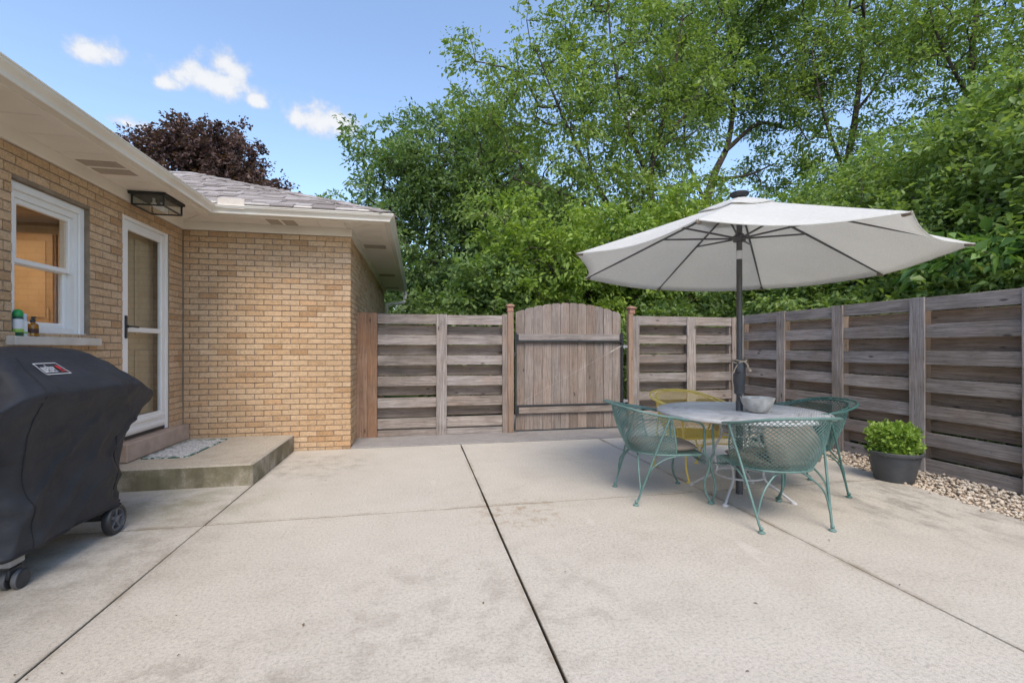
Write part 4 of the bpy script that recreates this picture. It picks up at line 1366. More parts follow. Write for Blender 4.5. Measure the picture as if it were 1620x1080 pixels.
def letter(ch_l, x):
    if ch_l == 'w':
        for q in (0, .011, .022): stroke(x + q, base_, x + q, xh)
        stroke(x - .003, base_ + .003, x + .025, base_ + .003)
        return .022
    if ch_l == 'e':
        stroke(x, base_, x, xh); stroke(x + .013, -.009, x + .013, xh)
        for yy in (base_ + .003, -.007, xh - .003): stroke(x - .003, yy, x + .016, yy, .005)
        return .013
    if ch_l == 'b':
        stroke(x, base_, x, asc); stroke(x + .013, base_, x + .013, xh)
        for yy in (base_ + .003, xh - .003): stroke(x - .003, yy, x + .016, yy, .005)
        return .013
    stroke(x, base_, x, xh); stroke(x - .003, xh - .003, x + .014, xh - .003, .006); stroke(x + .012, xh - .012, x + .012, xh, .005)
    return .012
xx = -.096
for q in 'weber':
    xx += letter(q, xx) + .0125
wd.build('badge_word', MAT['white_print'], cover)
rd = MB()      # small kettle mark: bowl, legs
def disc_lid(m, ca, cb, ra, rb, n=14, a0=0, a1=360):
    pts = [sk(ca + ra * math.cos(R(a0 + (a1 - a0) * k / n)), cb + rb * math.sin(R(a0 + (a1 - a0) * k / n))) - Vector(og2) for k in range(n + 1)]
    m.add([sk(ca, cb) - Vector(og2)] + pts, [(0, k + 1, k + 2) for k in range(n)])
disc_lid(rd, .062, .008, .016, .016)
strip_lid(rd, .056, -.004, .048, -.028, .005, 3); strip_lid(rd, .069, -.004, .078, -.028, .005, 3); strip_lid(rd, .050, -.022, .077, -.022, .005, 4)
rd.build('badge_mark', MAT['red_print'], cover)
# cart under the cover, casters, wheels
gl_ = plain('grill_leg_grey', (.36, .35, .345), (.31, .3, .3), 6, .5)
def gp(m, name, mat, smooth=None, parent=None):
    m.v = [(x - og2[0], y - og2[1], z) for x, y, z in m.v]
    return m.build(name, mat, parent or grill, smooth)
gp(MB().cbox(-2.56, -2.09, 2.86, 3.70, .21, .26, .004), 'base_shelf', MAT['plastic'])
for x_ in (-2.11, -2.52):
    gp(MB().cbox(x_ - .035, x_ + .035, 2.88, 2.98, .125, .3, .006), 'leg', gl_)
    cs_ = MB()
    for s_ in (-1, 1):
        n0 = len(cs_.v)
        cs_.lathe([(.0, -.018), (.03, -.018), (.046, -.015), (.048, -.008), (.048, .008), (.046, .015), (.03, .018), (0, .018)], 20)
        cs_.v[n0:] = [(x_ + s_ * .026 + z + .02, 2.93 + x, .049 + y) for x, y, z in cs_.v[n0:]]
    co = gp(cs_, 'caster', MAT['plastic'], 40)
    rim_ = MB()
    for s_ in (-1, 1):
        n0 = len(rim_.v)
        rim_.lathe([(.0485, -.012), (.0492, -.010), (.0492, .010), (.0485, .012)], 20, (0, 0, 0), False)
        rim_.v[n0:] = [(x_ + s_ * .026 + z + .02, 2.93 + x, .0495 + y) for x, y, z in rim_.v[n0:]]
    gp(rim_, 'tread', MAT['grey_plastic'], 40, co)
    gp(MB().tube([(x_ + .02, 2.93, .05), (x_ + .01, 2.93, .13)], .012, 8).cbox(x_ + .012, x_ + .028, 2.885, 2.975, .06, .115, .004), 'caster_fork', MAT['plastic'], 40)
for x_ in (-2.035, -2.55):
    w = MB()
    n0 = len(w.v)
    w.lathe([(.078, -.026), (.094, -.024), (.1, -.016), (.1, .016), (.094, .024), (.078, .026), (.074, .018), (.074, -.018), (.078, -.026)], 36, (0, 0, 0), False)
    w.v = [(x_ + z, 3.655 + x, .1 + y) for x, y, z in w.v]
    wo_ = gp(w, 'wheel', MAT['plastic'], 40)
    rm = MB()
    rm.lathe([(.0, -.014), (.022, -.014), (.022, .02), (.012, .024), (0, .024)], 20)
    rm.lathe([(.066, -.012), (.076, -.012), (.076, .019), (.066, .019), (.066, -.012)], 36, (0, 0, 0), False)
    for k in range(5):
        a = R(72 * k + 12)
        n0 = len(rm.v)
        rm.cbox(.018, .07, -.010, .010, -.008, .014, .003)
        rm.v[n0:] = [(x * math.cos(a) - y * math.sin(a), x * math.sin(a) + y * math.cos(a), z) for x, y, z in rm.v[n0:]]
    rm.v = [(x_ + z, 3.655 + x, .1 + y) for x, y, z in rm.v]
    gp(rm, 'rim', MAT['grey_plastic'], 40, wo_)
gp(MB().tube([(-2.55, 3.655, .1), (-2.035, 3.655, .1)], .01, 8).cbox(-2.5, -2.09, 3.6, 3.71, .12, .24, .006), 'axle', MAT['plastic'])
# ================================================================== TABLE, UMBRELLA, CHAIRS
TX, TY = 2.748, 3.577
# ---- umbrella
umb = tag(empty('patio_umbrella', (TX, TY, 0)), 'large open off-white patio umbrella with dark grey pole through the table', 'umbrella')
UR, UTH, UZ, UTX, UTY, APEX = 1.477, 3.1153, 1.995, -.0314, -.0233, 2.555
def cpoint(th, f, sagf=1.0):
    """point of the canopy: angle th, fraction f from the crown to the hem"""
    k = (th - UTH) / (math.pi / 4)
    m_ = (k - math.floor(k)) * 2 - 1           # -1..1 between two ribs
    chord = math.cos(math.pi / 8) / math.cos(m_ * math.pi / 8)
    hemin = 1 - .05 * (1 - m_ * m_) * f * f         # hem curves in between the tips
    r = UR * f * chord * hemin
    dz = UZ - APEX
    z = APEX + dz * (f ** 1.05)
    z -= .035 * (1 - m_ * m_) * f * f * sagf     # cloth hangs a little lower between the rib tips
    z -= .012 * math.sin(f * math.pi) * (1 - m_ * m_)
    x, y = r * math.cos(th), r * math.sin(th)
    return Vector((x, y, z + (UTX * x + UTY * y) * f))
cn = MB()
NA, NR = 96, 14
f0 = .16
vs, fs = [], []
for i in range(NR + 1):
    f = f0 + (1 - f0) * i / NR
    for k in range(NA):
        vs.append(cpoint(UTH + 2 * math.pi * k / NA + 1e-6, f))
for i in range(NR):
    for k in range(NA):
        fs.append((i * NA + k, i * NA + (k + 1) % NA, (i + 1) * NA + (k + 1) % NA, (i + 1) * NA + k))
cn.add(vs, fs)
can_o = cn.build('canopy', MAT['canopy'], umb, 28)
sol = can_o.modifiers.new('cloth', 'SOLIDIFY'); sol.thickness = .002; sol.offset = 0
hm = MB()      # stitched hem
hm.tube([cpoint(UTH + 2 * math.pi * k / NA + 1e-6, 1.0) for k in range(NA)], .0045, 5, closed=True)
hm.build('hem', MAT['canopy'], can_o, 60)
vt = MB()      # vent cap on top
vs = []
for (f, dz) in ((.02, .03), (.1, .028), (.2, .022), (.255, .012)):
    for k in range(48):
        p = cpoint(UTH + 2 * math.pi * k / 48, f, 0)
        sc = 1 + .02 * math.cos(k * math.pi / 3)
        vs.append((p.x * sc, p.y * sc, p.z + dz + (.006 * math.sin(k * math.pi / 3) if f > .2 else 0)))
vt.add(vs, [(i * 48 + k, i * 48 + (k + 1) % 48, (i + 1) * 48 + (k + 1) % 48, (i + 1) * 48 + k) for i in range(3) for k in range(48)] + [tuple(range(48))])
vo = vt.build('vent', MAT['canopy'], can_o, 60)
sol = vo.modifiers.new('cloth', 'SOLIDIFY'); sol.thickness = .002; sol.offset = 0
HUBZ = 2.225
for k in range(8):
    th = UTH + k * math.pi / 4
    tip, top_ = cpoint(th, .985), cpoint(th, .03)
    midp = cpoint(th, .46)
    dn = Vector((0, 0, -.016))
    d1 = (tip - top_)
    MB().tube([top_ + dn, cpoint(th, .25) + dn, midp + dn, cpoint(th, .72) + dn, tip + Vector((0, 0, -.008))], [.008, .009, .009, .008, .006], 6).build('rib', MAT['umb_metal'], umb, 50)
    hub = Vector((math.cos(th) * .045, math.sin(th) * .045, HUBZ))
    MB().tube([hub, cpoint(th, .44) + Vector((0, 0, -.022))], .0085, 6).build('strut', MAT['umb_metal'], umb, 50)
    e = Vector((math.cos(th), math.sin(th), 0))
    q = cpoint(th, .965)
    MB().tube([q + Vector((0, 0, -.02)), cpoint(th, 1.0) + Vector((0, 0, -.006))], [.016, .012], 6).build('tip_pocket', MAT['cushion'], umb, 50)
MB().lathe([(.024, .72), (.024, 2.58), (0, 2.58)], 20).build('pole', MAT['umb_metal'], umb, 40)
MB().lathe([(.029, .002), (.029, .80), (.024, .81)], 20).build('lower_pole', MAT['umb_metal'], umb, 40)
MB().lathe([(.05, HUBZ - .03), (.052, HUBZ - .012), (.06, HUBZ - .01), (.062, HUBZ + .014), (.045, HUBZ + .02), (.03, HUBZ + .04), (.0245, HUBZ + .042)], 20).build('hub', MAT['umb_metal'], umb, 40)
MB().lathe([(.03, 2.36), (.033, 2.365), (.033, 2.39), (.03, 2.395)], 20).build('tilt_joint', MAT['plastic'], umb, 40)
MB().lathe([(.0255, 2.04), (.0255, 2.115)], 20, (0, 0, 0), False).build('pole_label', MAT['white_print'], umb, 40)
ch = MB().lathe([(.026, .865), (.041, .87), (.043, .95), (.05, .965), (.05, 1.13), (.044, 1.16), (.03, 1.175), (.0245, 1.176)], 20)
ch.build('crank_housing', MAT['umb_metal'], umb, 40)
cr = MB().tube(crom([(-.03, -.04, 1.06), (-.055, -.055, 1.06), (-.06, -.06, 1.09), (-.058, -.058, 1.15)], 5), .009, 8)
cr.build('crank_handle', MAT['umb_metal'], umb, 50)
fi = MB().lathe([(.02, 2.565), (.06, 2.585), (.075, 2.597), (.078, 2.612), (.07, 2.622), (.03, 2.63), (0, 2.632)], 28)
fi.build('finial', MAT['plastic'], umb, 40)
rp = MB()
rp.tube([(.054 * math.cos(t), .054 * math.sin(t), 1.145 + .006 * math.sin(3 * t)) for t in [k * 2 * math.pi / 20 for k in range(20)]], .006, 6, closed=True)
rp.tube([(.056 * math.cos(t), .056 * math.sin(t), 1.16 + .007 * math.cos(2 * t)) for t in [k * 2 * math.pi / 20 for k in range(20)]], .006, 6, closed=True)
rp.tube(crom([(-.03, -.055, 1.15), (-.06, -.06, 1.13), (-.085, -.05, 1.08), (-.09, -.045, 1.05)], 6), .005, 6)
rp.tube(crom([(0, -.06, 1.155), (.02, -.072, 1.13), (.035, -.075, 1.09), (.045, -.072, 1.075)], 6), [.007] * 18 + [.011], 6)
rp.tube([(.043, -.072, 1.082), (.05, -.072, 1.068)], .014, 8)
rp.build('tie_cord', MAT['rope'], umb, 50)

# ---- expanded-metal lattice helpers
def lattice(m, P, nu, nv, w, wrap=False, inside=None):
    """diamond mesh of slim bars over a surface P(u, v) with u, v in 0..1"""
    def bar(a, b):
        d = b - a
        if d.length < 1e-6: return
        d = d.normalized()
        x = d.orthogonal().normalized() * w
        y = d.cross(x)
        s = [x, -x * .5 + y * .866, -x * .5 - y * .866]
        vs = [a + q for q in s] + [b + q for q in s]
        m.add(vs, [(0, 1, 4, 3), (1, 2, 5, 4), (2, 0, 3, 5)])
    for j in range(nv):
        o0, o1 = (j % 2) * .5, ((j + 1) % 2) * .5
        for i in range(nu + 1):
            u0 = (i + o0) / nu
            for s in (-.5, .5):
                u1 = u0 + s / nu
                if u0 > 1 + 1e-6 or u1 < -1e-6 or u1 > 1 + 1e-6: continue
                a, b = (u0, j / nv), (u1, (j + 1) / nv)
                if inside and not (inside(P(*a)) and inside(P(*b))): continue
                bar(P(*a), P(*b))

# ---- table
tab = tag(empty('round_table', (TX, TY, 0)), 'round grey metal mesh table under the umbrella', 'table')
TR, TZ = .685, .722
tm = MB()
lattice(tm, lambda u, v: Vector(((u - .5) * 2 * TR, (v - .5) * 2 * TR, TZ - .006)), 56, 112, .0033, inside=lambda p: .035 < math.hypot(p.x, p.y) < TR - .012)
tm.build('table_mesh', MAT['table'], tab)
rimm = MB().lathe([(TR - .016, TZ - .024), (TR - .003, TZ - .026), (TR + .004, TZ - .018), (TR + .004, TZ - .004), (TR - .002, TZ + .002), (TR - .014, TZ), (TR - .018, TZ - .008), (TR - .016, TZ - .024)], 96, (0, 0, 0), False)
rimm.lathe([(.03, TZ - .014), (.055, TZ - .014), (.055, TZ), (.03, TZ), (.03, TZ - .014)], 32, (0, 0, 0), False)
rimm.build('table_rim', MAT['table'], tab, 40)
un = MB()
for k in range(4):
    a = R(45 + 90 * k + 8)
    un.tube([(math.cos(a) * .05, math.sin(a) * .05, TZ - .02), (math.cos(a) * (TR - .01), math.sin(a) * (TR - .01), TZ - .02)], .007, 6)
un.build('under_brace', MAT['table'], tab)
for k in range(4):
    a = R(128 + 90 * k)
    e = Vector((math.cos(a), math.sin(a), 0))
    prof = [(.30, .70), (.22, .66), (.155, .58), (.15, .50), (.185, .42), (.215, .34), (.20, .26), (.185, .19), (.22, .135), (.30, .085), (.38, .03), (.412, .012)]
    lg = MB().tube(crom([e * r + Vector((0, 0, z)) for r, z in prof], 5), .011, 8)
    lg.lathe([(0, 0), (.026, 0), (.027, .006), (.018, .014), (0, .02)], 14, tuple(e * .412))
    lg.build('leg', MAT['table'], tab, 60)
MB().tube([(math.cos(t) * .196, math.sin(t) * .196, .17) for t in [k * 2 * math.pi / 40 for k in range(40)]], .009, 8, closed=True).tube(
    [(math.cos(t) * .155, math.sin(t) * .155, .52) for t in [k * 2 * math.pi / 40 for k in range(40)]], .007, 8, closed=True).build('ring_brace', MAT['table'], tab, 60)

# bowl on the table
bw_ = MB()
prof = [(0, .0), (.062, .0), (.075, .006), (.10, .035), (.122, .075), (.133, .112), (.137, .122), (.132, .124), (.126, .116), (.112, .072), (.09, .036), (.06, .016), (0, .012)]
bw_.lathe(prof, 40)
bw_.v = [(x * (1 + .01 * math.sin(5 * math.atan2(y, x) + z * 40)), y * (1 + .01 * math.sin(5 * math.atan2(y, x) + z * 40)), z) for x, y, z in bw_.v]
tag(bw_.build('stone_bowl', plain('bowl_stone', (.72, .70, .66), (.5, .47, .43), 12, .6, 0, .3, 50), None, 50, (TX + .085, TY - .115, TZ + .003)), 'pale marbled stone bowl on the round table', 'bowl')

# ---- wrought-iron barrel chair; local +X is the front
def mir(pts): return [(x, -y, z) for x, y, z in pts]
half_rim = [(-.455, 0, .803), (-.44, .12, .801), (-.395, .23, .792), (-.31, .315, .77), (-.18, .358, .74), (-.02, .362, .715), (.11, .347, .69), (.19, .333, .672), (.238, .322, .635), (.252, .312, .56), (.256, .302, .42)]
half_leg = [(.256, .302, .42), (.275, .305, .395), (.295, .31, .35), (.292, .302, .28), (.268, .288, .19), (.272, .283, .11), (.3, .286, .045), (.318, .288, .014)]
seat_half = [(.268, 0, .40), (.268, .14, .40), (.258, .25, .40), (.215, .285, .40), (.06, .285, .40), (-.1, .255, .40), (-.2, .18, .40), (-.25, .08, .40), (-.258, 0, .40)]
def build_chair(name, mat, mat2):
    c = empty(name)
    full = list(reversed(mir(half_rim[1:]))) + half_rim
    rim = crom(full, 6)
    MB().tube(rim, .0095, 8).build('rim', mat, c, 60)
    inner = [(x * .90 + .012, y * .87, z - .012) for x, y, z in half_rim[:7]]
    inn_full = list(reversed(mir(inner[1:]))) + inner
    inner_c = crom(inn_full, 6)
    ir = MB().tube(inner_c, .0065, 8)
    outp = resample(rim, 60); inp = resample(inner_c, 60)
    for k in range(9, 51, 3):
        a = min(outp, key=lambda p: (p - inp[k]).length)
        ir.tube([a, inp[k]], .0042, 5)
    ir.tube([inner_c[0], rim[len(rim) // 6 + 1]], .006, 6)
    ir.tube([inner_c[-1], rim[-len(rim) // 6 - 1]], .006, 6)
    ir.build('inner_hoop', mat, c, 60)
    seat_o = crom(seat_half, 5)
    outline = [Vector(p) for p in seat_o] + [Vector((p.x, -p.y, p.z)) for p in reversed(seat_o[1:-1])]
    MB().tube(outline, .009, 8, closed=True).build('seat_frame', mat, c, 60)
    # mesh shell from the seat frame up to the inner hoop
    bot = [p for p in seat_o if p.x < .03]
    bot = [Vector(p) for p in bot]
    bfull = resample(bot + [Vector((p.x, -p.y, p.z)) for p in reversed(bot[:-1])], 64)
    tp = [p for p in inner_c if p.x < -.02]
    top = resample(tp, 64)
    if (top[0] - bfull[0]).length > (top[-1] - bfull[0]).length: top.reverse()
    def S(u, v):
        u = min(1, max(0, u)); k = u * 63; i = min(62, int(k)); t = k - i
        a, b = bfull[i].lerp(bfull[i + 1], t), top[i].lerp(top[i + 1], t)
        p = a.lerp(b, v)
        o = Vector((p.x + .02, p.y, 0)).normalized() * .022 * math.sin(math.pi * v)
        return p + o
    sh = MB()
    lattice(sh, S, 31, 27, .0032)
    sh.build('back_mesh', mat2, c)
    eg = MB()
    for u in (0, 1):
        eg.tube([S(u, k / 8) for k in range(9)], .007, 6)
    eg.build('shell_edge', mat, c, 60)
    # seat mesh
    def inside(p):
        x, y = p.x, abs(p.y)
        lim = .285 if x > .06 else .285 * math.sqrt(max(0, 1 - ((x - .06) / .318) ** 2)) if x < .06 else 0
        return x < .262 and y < lim - .004 and not (x > .22 and y > .26)
    sm_ = MB()
    lattice(sm_, lambda u, v: Vector(((v - .5) * .56 + .01, (u - .5) * .6, .402)), 22, 40, .0026, inside=inside)
    # apron below the front edge
    lattice(sm_, lambda u, v: Vector((.275 + .012 * math.sin(v * 3.1), (u - .5) * .54, .398 - .085 * v * (1 - .35 * math.cos((u - .5) * math.pi) ** 2))), 20, 6, .0026)
    sm_.build('seat_mesh', mat2, c)
    MB().tube(crom([(.278, -.30, .34), (.282, -.18, .332), (.284, 0, .345), (.282, .18, .332), (.278, .30, .34)], 6), .0065, 6).build('apron_bar', mat, c, 60)
    for s in (1, -1):
        f = lambda pts: [(x, y * s, z) for x, y, z in pts]
        lg = MB().tube(crom(f(half_leg), 5), .0095, 8)
        lg.lathe([(0, 0), (.024, 0), (.025, .006), (.016, .013), (0, .02)], 12, (.318, .288 * s, 0))
        lg.build('leg', mat, c, 60)
        lg = MB().tube(f([(-.06, .362, .722), (-.145, .325, .48), (-.235, .285, .20), (-.282, .265, .055), (-.3, .258, .012)]), .0088, 8)
        lg.tube(crom(f([(-.248, .278, .15), (-.19, .292, .29), (-.09, .295, .365), (.02, .288, .392)]), 6), .0068, 6)
        lg.tube(crom(f([(-.265, .27, .105), (-.265, .225, .26), (-.24, .15, .345), (-.225, .09, .385), (-.235, .03, .397)]), 6), .0068, 6)
        lg.lathe([(0, 0), (.024, 0), (.025, .006), (.016, .013), (0, .02)], 12, (-.3, .258 * s, 0))
        lg.lathe([(0, 0), (.013, .006), (.015, .016), (.011, .026), (0, .03)], 10, (-.298, .259 * s, .014))
        lg.build('leg', mat, c, 60)
    return c
green = build_chair('mesh_chair', MAT['green'], MAT['green'])
def put_chair(o, x, y, deg):
    o.location = (x, y, 0.0015)
    o.rotation_euler = (0, 0, R(deg))
GRP = 'barrel chairs round the patio table'
put_chair(green, 2.045, 3.70, -5)
tag(green, 'green metal mesh chair on the gate side of the table, seen from its side', 'chair', GRP)
c2 = copy_tree(green); put_chair(c2, 2.60, 3.045, 83)
tag(c2, 'green metal mesh chair nearest the camera, its back turned to the viewer', 'chair', GRP)
c3 = copy_tree(green); put_chair(c3, 3.345, 3.61, 169)
tag(c3, 'darker green metal mesh chair between the table and the side fence', 'chair', GRP)
for ch_ in c3.children:
    me = ch_.data.copy(); me.materials.clear(); me.materials.append(MAT['green_dark']); ch_.data = me
c4 = copy_tree(green); put_chair(c4, 2.76, 4.28, -86)
tag(c4, 'yellow metal mesh chair behind the table', 'chair', GRP)
for ch_ in c4.children:
    me = ch_.data.copy(); me.materials.clear(); me.materials.append(MAT['yellow']); ch_.data = me

def pad_mesh(rx, ry, t, seed):
    """puffy square cushion, crowned and creased"""
    n = 22
    top, bot = [], []
    for i in range(n + 1):
        for j in range(n + 1):
            u, v = i / n * 2 - 1, j / n * 2 - 1
            # rounded square outline
            x, y = u * math.sqrt(1 - .28 * v * v), v * math.sqrt(1 - .28 * u * u)
            h = ((1 - u ** 4) * (1 - v ** 4)) ** .45
            w = .010 * mnoise.noise(Vector((x * 3 + seed, y * 3, seed))) + .005 * mnoise.noise(Vector((x * 9, y * 9 + seed, 2)))
            dimp = .012 * math.exp(-((u) ** 2 + v ** 2) * 14)
            top.append((x * rx, y * ry, t / 2 + (t / 2) * h + (w - dimp) * h))
            bot.append((x * rx, y * ry, t / 2 - (t / 2) * h))
    m = MB()
    q = lambda i, j: i * (n + 1) + j
    fs = [(q(i, j), q(i + 1, j), q(i + 1, j + 1), q(i, j + 1)) for i in range(n) for j in range(n)]
    m.add(top, fs)
    m.add(bot, [tuple(reversed(f)) for f in fs])
    me = m.mesh('cushion', 180)
    bm = bmesh.new(); bm.from_mesh(me)
    bmesh.ops.remove_doubles(bm, verts=bm.verts, dist=.0004)
    bmesh.ops.recalc_face_normals(bm, faces=bm.faces)
    bm.to_mesh(me); bm.free()
    return me
def cushion(ch_o, label, back):
    root = tag(empty('chair_cushion', ch_o.location + Vector((0, 0, .412)), ch_o.rotation_euler.z), label, 'cushion', 'taupe cushions on the chairs')
    place('seat_pad', pad_mesh(.262, .262, .06, ch_o.location.x), MAT['cushion'], root, (.02, 0, 0))
    if back:
        # limp back pad sagging against the shell
        me = pad_mesh(.15, .215, .06, ch_o.location.y + 4)
        for v in me.vertices:
            v.co.z -= .9 * v.co.y ** 2 * 1.0
            v.co.x += .02 * math.sin(v.co.y * 17)
        place('back_pad', me, MAT['cushion'], root, (-.175, -.05, .165), (0, R(-72 + 180), 0))
    return root
cushion(green, 'taupe seat cushion on the green chair nearest the gate', False)
cushion(c2, 'taupe seat and back cushion on the front green chair', True)
cushion(c3, 'taupe seat and back cushion on the chair by the side fence', True)

# ================================================================== LEAVES
def leaf_arrays(C, D, L, W, droop=0.35, up=0.8, bend=True):
    """leaf blades: C centres (n,3), D growth directions (n,3), L lengths, W widths -> folded 2-triangle-wide blades"""
    n = len(C)
    D = D + rng.normal(0, .55, (n, 3)); D[:, 2] -= droop
    D /= np.linalg.norm(D, axis=1, keepdims=True) + 1e-9
    Nn = rng.normal(0, .6, (n, 3)); Nn[:, 2] += up
    Sd = np.cross(Nn, D); Sd /= np.linalg.norm(Sd, axis=1, keepdims=True) + 1e-9
    Nn = np.cross(D, Sd)
    L = L[:, None]; W = W[:, None]
    base = C
    tip = C + D * L - Nn * L * .12
    mid = C + D * L * .45
    lft = mid + Sd * W * .5 + Nn * W * .16
    rgt = mid - Sd * W * .5 + Nn * W * .16
    V = np.stack([base, rgt, tip, lft], 1).reshape(-1, 3)
    i = np.arange(n)[:, None] * 4
    F = np.concatenate([i + np.array([[0, 1, 2]]), i + np.array([[0, 2, 3]])], 1).reshape(-1, 3)
    return V, F
def spray(centres, dirs, per, spread, size, ratio=.5, twigs=7, droop=.3, up=.8, flat=.6, wide=.25):
    """leaves along short twigs fanning out of each clump centre"""
    n = len(centres)
    td = rng.normal(0, 1, (n, twigs, 3)); td[..., 2] *= flat
    td += dirs[:, None] * .8
    td /= np.linalg.norm(td, axis=2, keepdims=True) + 1e-9
    tl = spread * rng.uniform(.5, 1.25, (n, twigs, 1))
    ci = np.repeat(np.arange(n), per)
    ti = rng.integers(0, twigs, len(ci))
    t = rng.uniform(.08, 1, len(ci)) ** .8
    d = td[ci, ti]
    P = centres[ci] + d * tl[ci, ti] * t[:, None] + rng.normal(0, spread * wide * .5, (len(ci), 3))
    P[:, 2] -= spread * .25 * t * t
    L = size * np.clip(rng.lognormal(-.08, .34, len(ci)), .35, 1.9)
    return leaf_arrays(P, d, L, L * ratio * rng.uniform(.8, 1.2, len(ci)), droop, up)

# ---- potted herb
pot = tag(empty('flower_pot', (4.50, 3.66, -.004)), 'dark grey plastic pot with bushy lime-green herb by the side fence', 'potted plant')
pm = plain('pot_plastic', (.055, .058, .066), (.07, .073, .08), 7, .5, 0, .06, 60)
MB().lathe([(0, .0), (.148, .0), (.155, .012), (.158, .02), (.205, .24), (.207, .252), (.225, .256), (.229, .266), (.229, .284), (.222, .29), (.21, .286), (.2, .25), (0, .245)], 56).build('pot', pm, pot, 30)
n = 300
a = rng.uniform(0, 6.283, n); rr = np.sqrt(rng.uniform(0, 1, n)) * .168; hh = rng.uniform(.30, .53, n) - rr * .3
cc = np.stack([rr * np.cos(a), rr * np.sin(a), hh], 1)
dd = np.stack([np.cos(a) * rr * 3, np.sin(a) * rr * 3, np.ones(n)], 1)
V, F = spray(cc, dd, 30, .065, .031, .62, 6, .05, .9)
place('foliage', np_mesh('foliage', V, F, LEAF['herb']), None, pot)
sm = MB()
for k in range(40):
    p = cc[k * 5]
    sm.tube([(p[0] * .5, p[1] * .5, .245), (p[0] * .8, p[1] * .8, .245 + (p[2] - .245) * .6), tuple(p)], .003, 4)
sm.build('stem', plain('herb_stem', (.16, .25, .06), None, 5, .7), pot)

# ---- small pot of flowers in the corner behind the table
fp = tag(empty('flower_pot', (4.22, 5.86, 0)), 'small grey pot of red and yellow flowers by the back fence', 'potted plant')
MB().lathe([(0, 0), (.08, 0), (.11, .17), (.12, .172), (.12, .195), (.11, .195), (.105, .17), (0, .165)], 28).build('pot', MAT['grey_plastic'], fp, 30)
n = 60
a = rng.uniform(0, 6.283, n); rr = np.sqrt(rng.uniform(0, 1, n)) * .15
cc = np.stack([rr * np.cos(a), rr * np.sin(a), rng.uniform(.2, .4, n)], 1)
V, F = spray(cc, np.tile([0, 0, 1.], (n, 1)), 14, .07, .05, .55, 5)
place('foliage', np_mesh('foliage', V, F, LEAF['herb']), None, fp)
for nm, colr, sd_ in (('red_petal', (.5, .02, .06), 1), ('yellow_petal', (.6, .45, .03), 2)):
    n = 26
    a = rng.uniform(0, 6.283, n); rr = np.sqrt(rng.uniform(0, 1, n)) * .16
    cc = np.stack([rr * np.cos(a), rr * np.sin(a), rng.uniform(.33, .46, n)], 1)
    V, F = spray(cc, np.tile([0, 0, 1.], (n, 1)), 9, .022, .03, .8, 6, 0, .6)
    place('blossom', np_mesh('blossom', V, F, plain(nm, colr, None, 20, .6)), None, fp)
# ================================================================== TREES AND SHRUBS
def crown_points(blobs, n, hollow=.35, dmin=.0):
    """clump centres inside a union of ellipsoids (cx, cy, cz, rx, ry, rz, weight)"""
    w = np.array([b[6] if len(b) > 6 else b[3] * b[4] * b[5] for b in blobs], float); w /= w.sum()
    k = rng.choice(len(blobs), n, p=w)
    B = np.array([b[:6] for b in blobs])[k]
    d = rng.normal(0, 1, (n, 3)); d /= np.linalg.norm(d, axis=1, keepdims=True)
    r = rng.uniform(hollow ** 3, 1, n) ** (1 / 3)
    r *= 1 + rng.normal(0, .09, n)
    return B[:, :3] + d * r[:, None] * B[:, 3:]
def branch_net(limbs, C, r_twig, n_side=5, jitter=.12):
    """limbs: list of polylines [(x,y,z,r)...]; every clump centre grows from the nearest wood closer to the base"""
    nodes, rad0, par = [], [], []
    seglist = []
    for lb in limbs:
        P = crom([p[:3] for p in lb], 5)
        rr = np.interp(np.linspace(0, 1, len(P)), np.linspace(0, 1, len(lb)), [p[3] for p in lb])
        seglist.append((P, list(rr)))
        nodes += [p[:] for p in P[2:]]
    base = np.array(limbs[0][0][:3])
    nodes = [np.array(q) for q in nodes]
    nl = len(nodes)
    order = np.argsort(np.min(np.linalg.norm(C[:, None] - np.array(nodes)[None], axis=2), axis=1))
    arr = np.zeros((nl + len(C), 3)); arr[:nl] = nodes
    parent = -np.ones(nl + len(C), int)
    cnt = nl
    for i in order:
        p = C[i]
        d = arr[:cnt] - p
        dist = np.sqrt((d ** 2).sum(1)) + .8 * np.maximum(0, arr[:cnt, 2] - p[2])
        j = int(np.argmin(dist))
        arr[cnt] = p; parent[cnt] = j; cnt += 1
    load = np.zeros(cnt)
    load[nl:] += 1
    for i in range(cnt - 1, nl - 1, -1):
        if parent[i] >= 0: load[parent[i]] += load[i]
    m = MB()
    for P, rr in seglist:
        m.tube(P, rr, 8)
    for i in range(nl, cnt):
        a, b = Vector(arr[parent[i]]), Vector(arr[i])
        L = (b - a).length
        if L < .03: continue
        mid = (a + b) / 2 + Vector(rng.normal(0, jitter, 3)) * L + Vector((0, 0, -.05 * L))
        ra = min(.05, r_twig * math.sqrt(load[i]) * 1.25); rb = r_twig * math.sqrt(load[i])
        m.tube([a, mid, b], [ra, (ra + rb) / 2, rb], n_side, cap=False)
    dirs = np.zeros_like(C)
    # growth direction of each clump = direction of its twig
    back = {}
    for kk, i in enumerate(order):
        q = arr[nl + kk] - arr[parent[nl + kk]]
        nn = np.linalg.norm(q)
        dirs[i] = q / nn if nn > 1e-6 else np.array([0, 0, 1.])
    return m, dirs
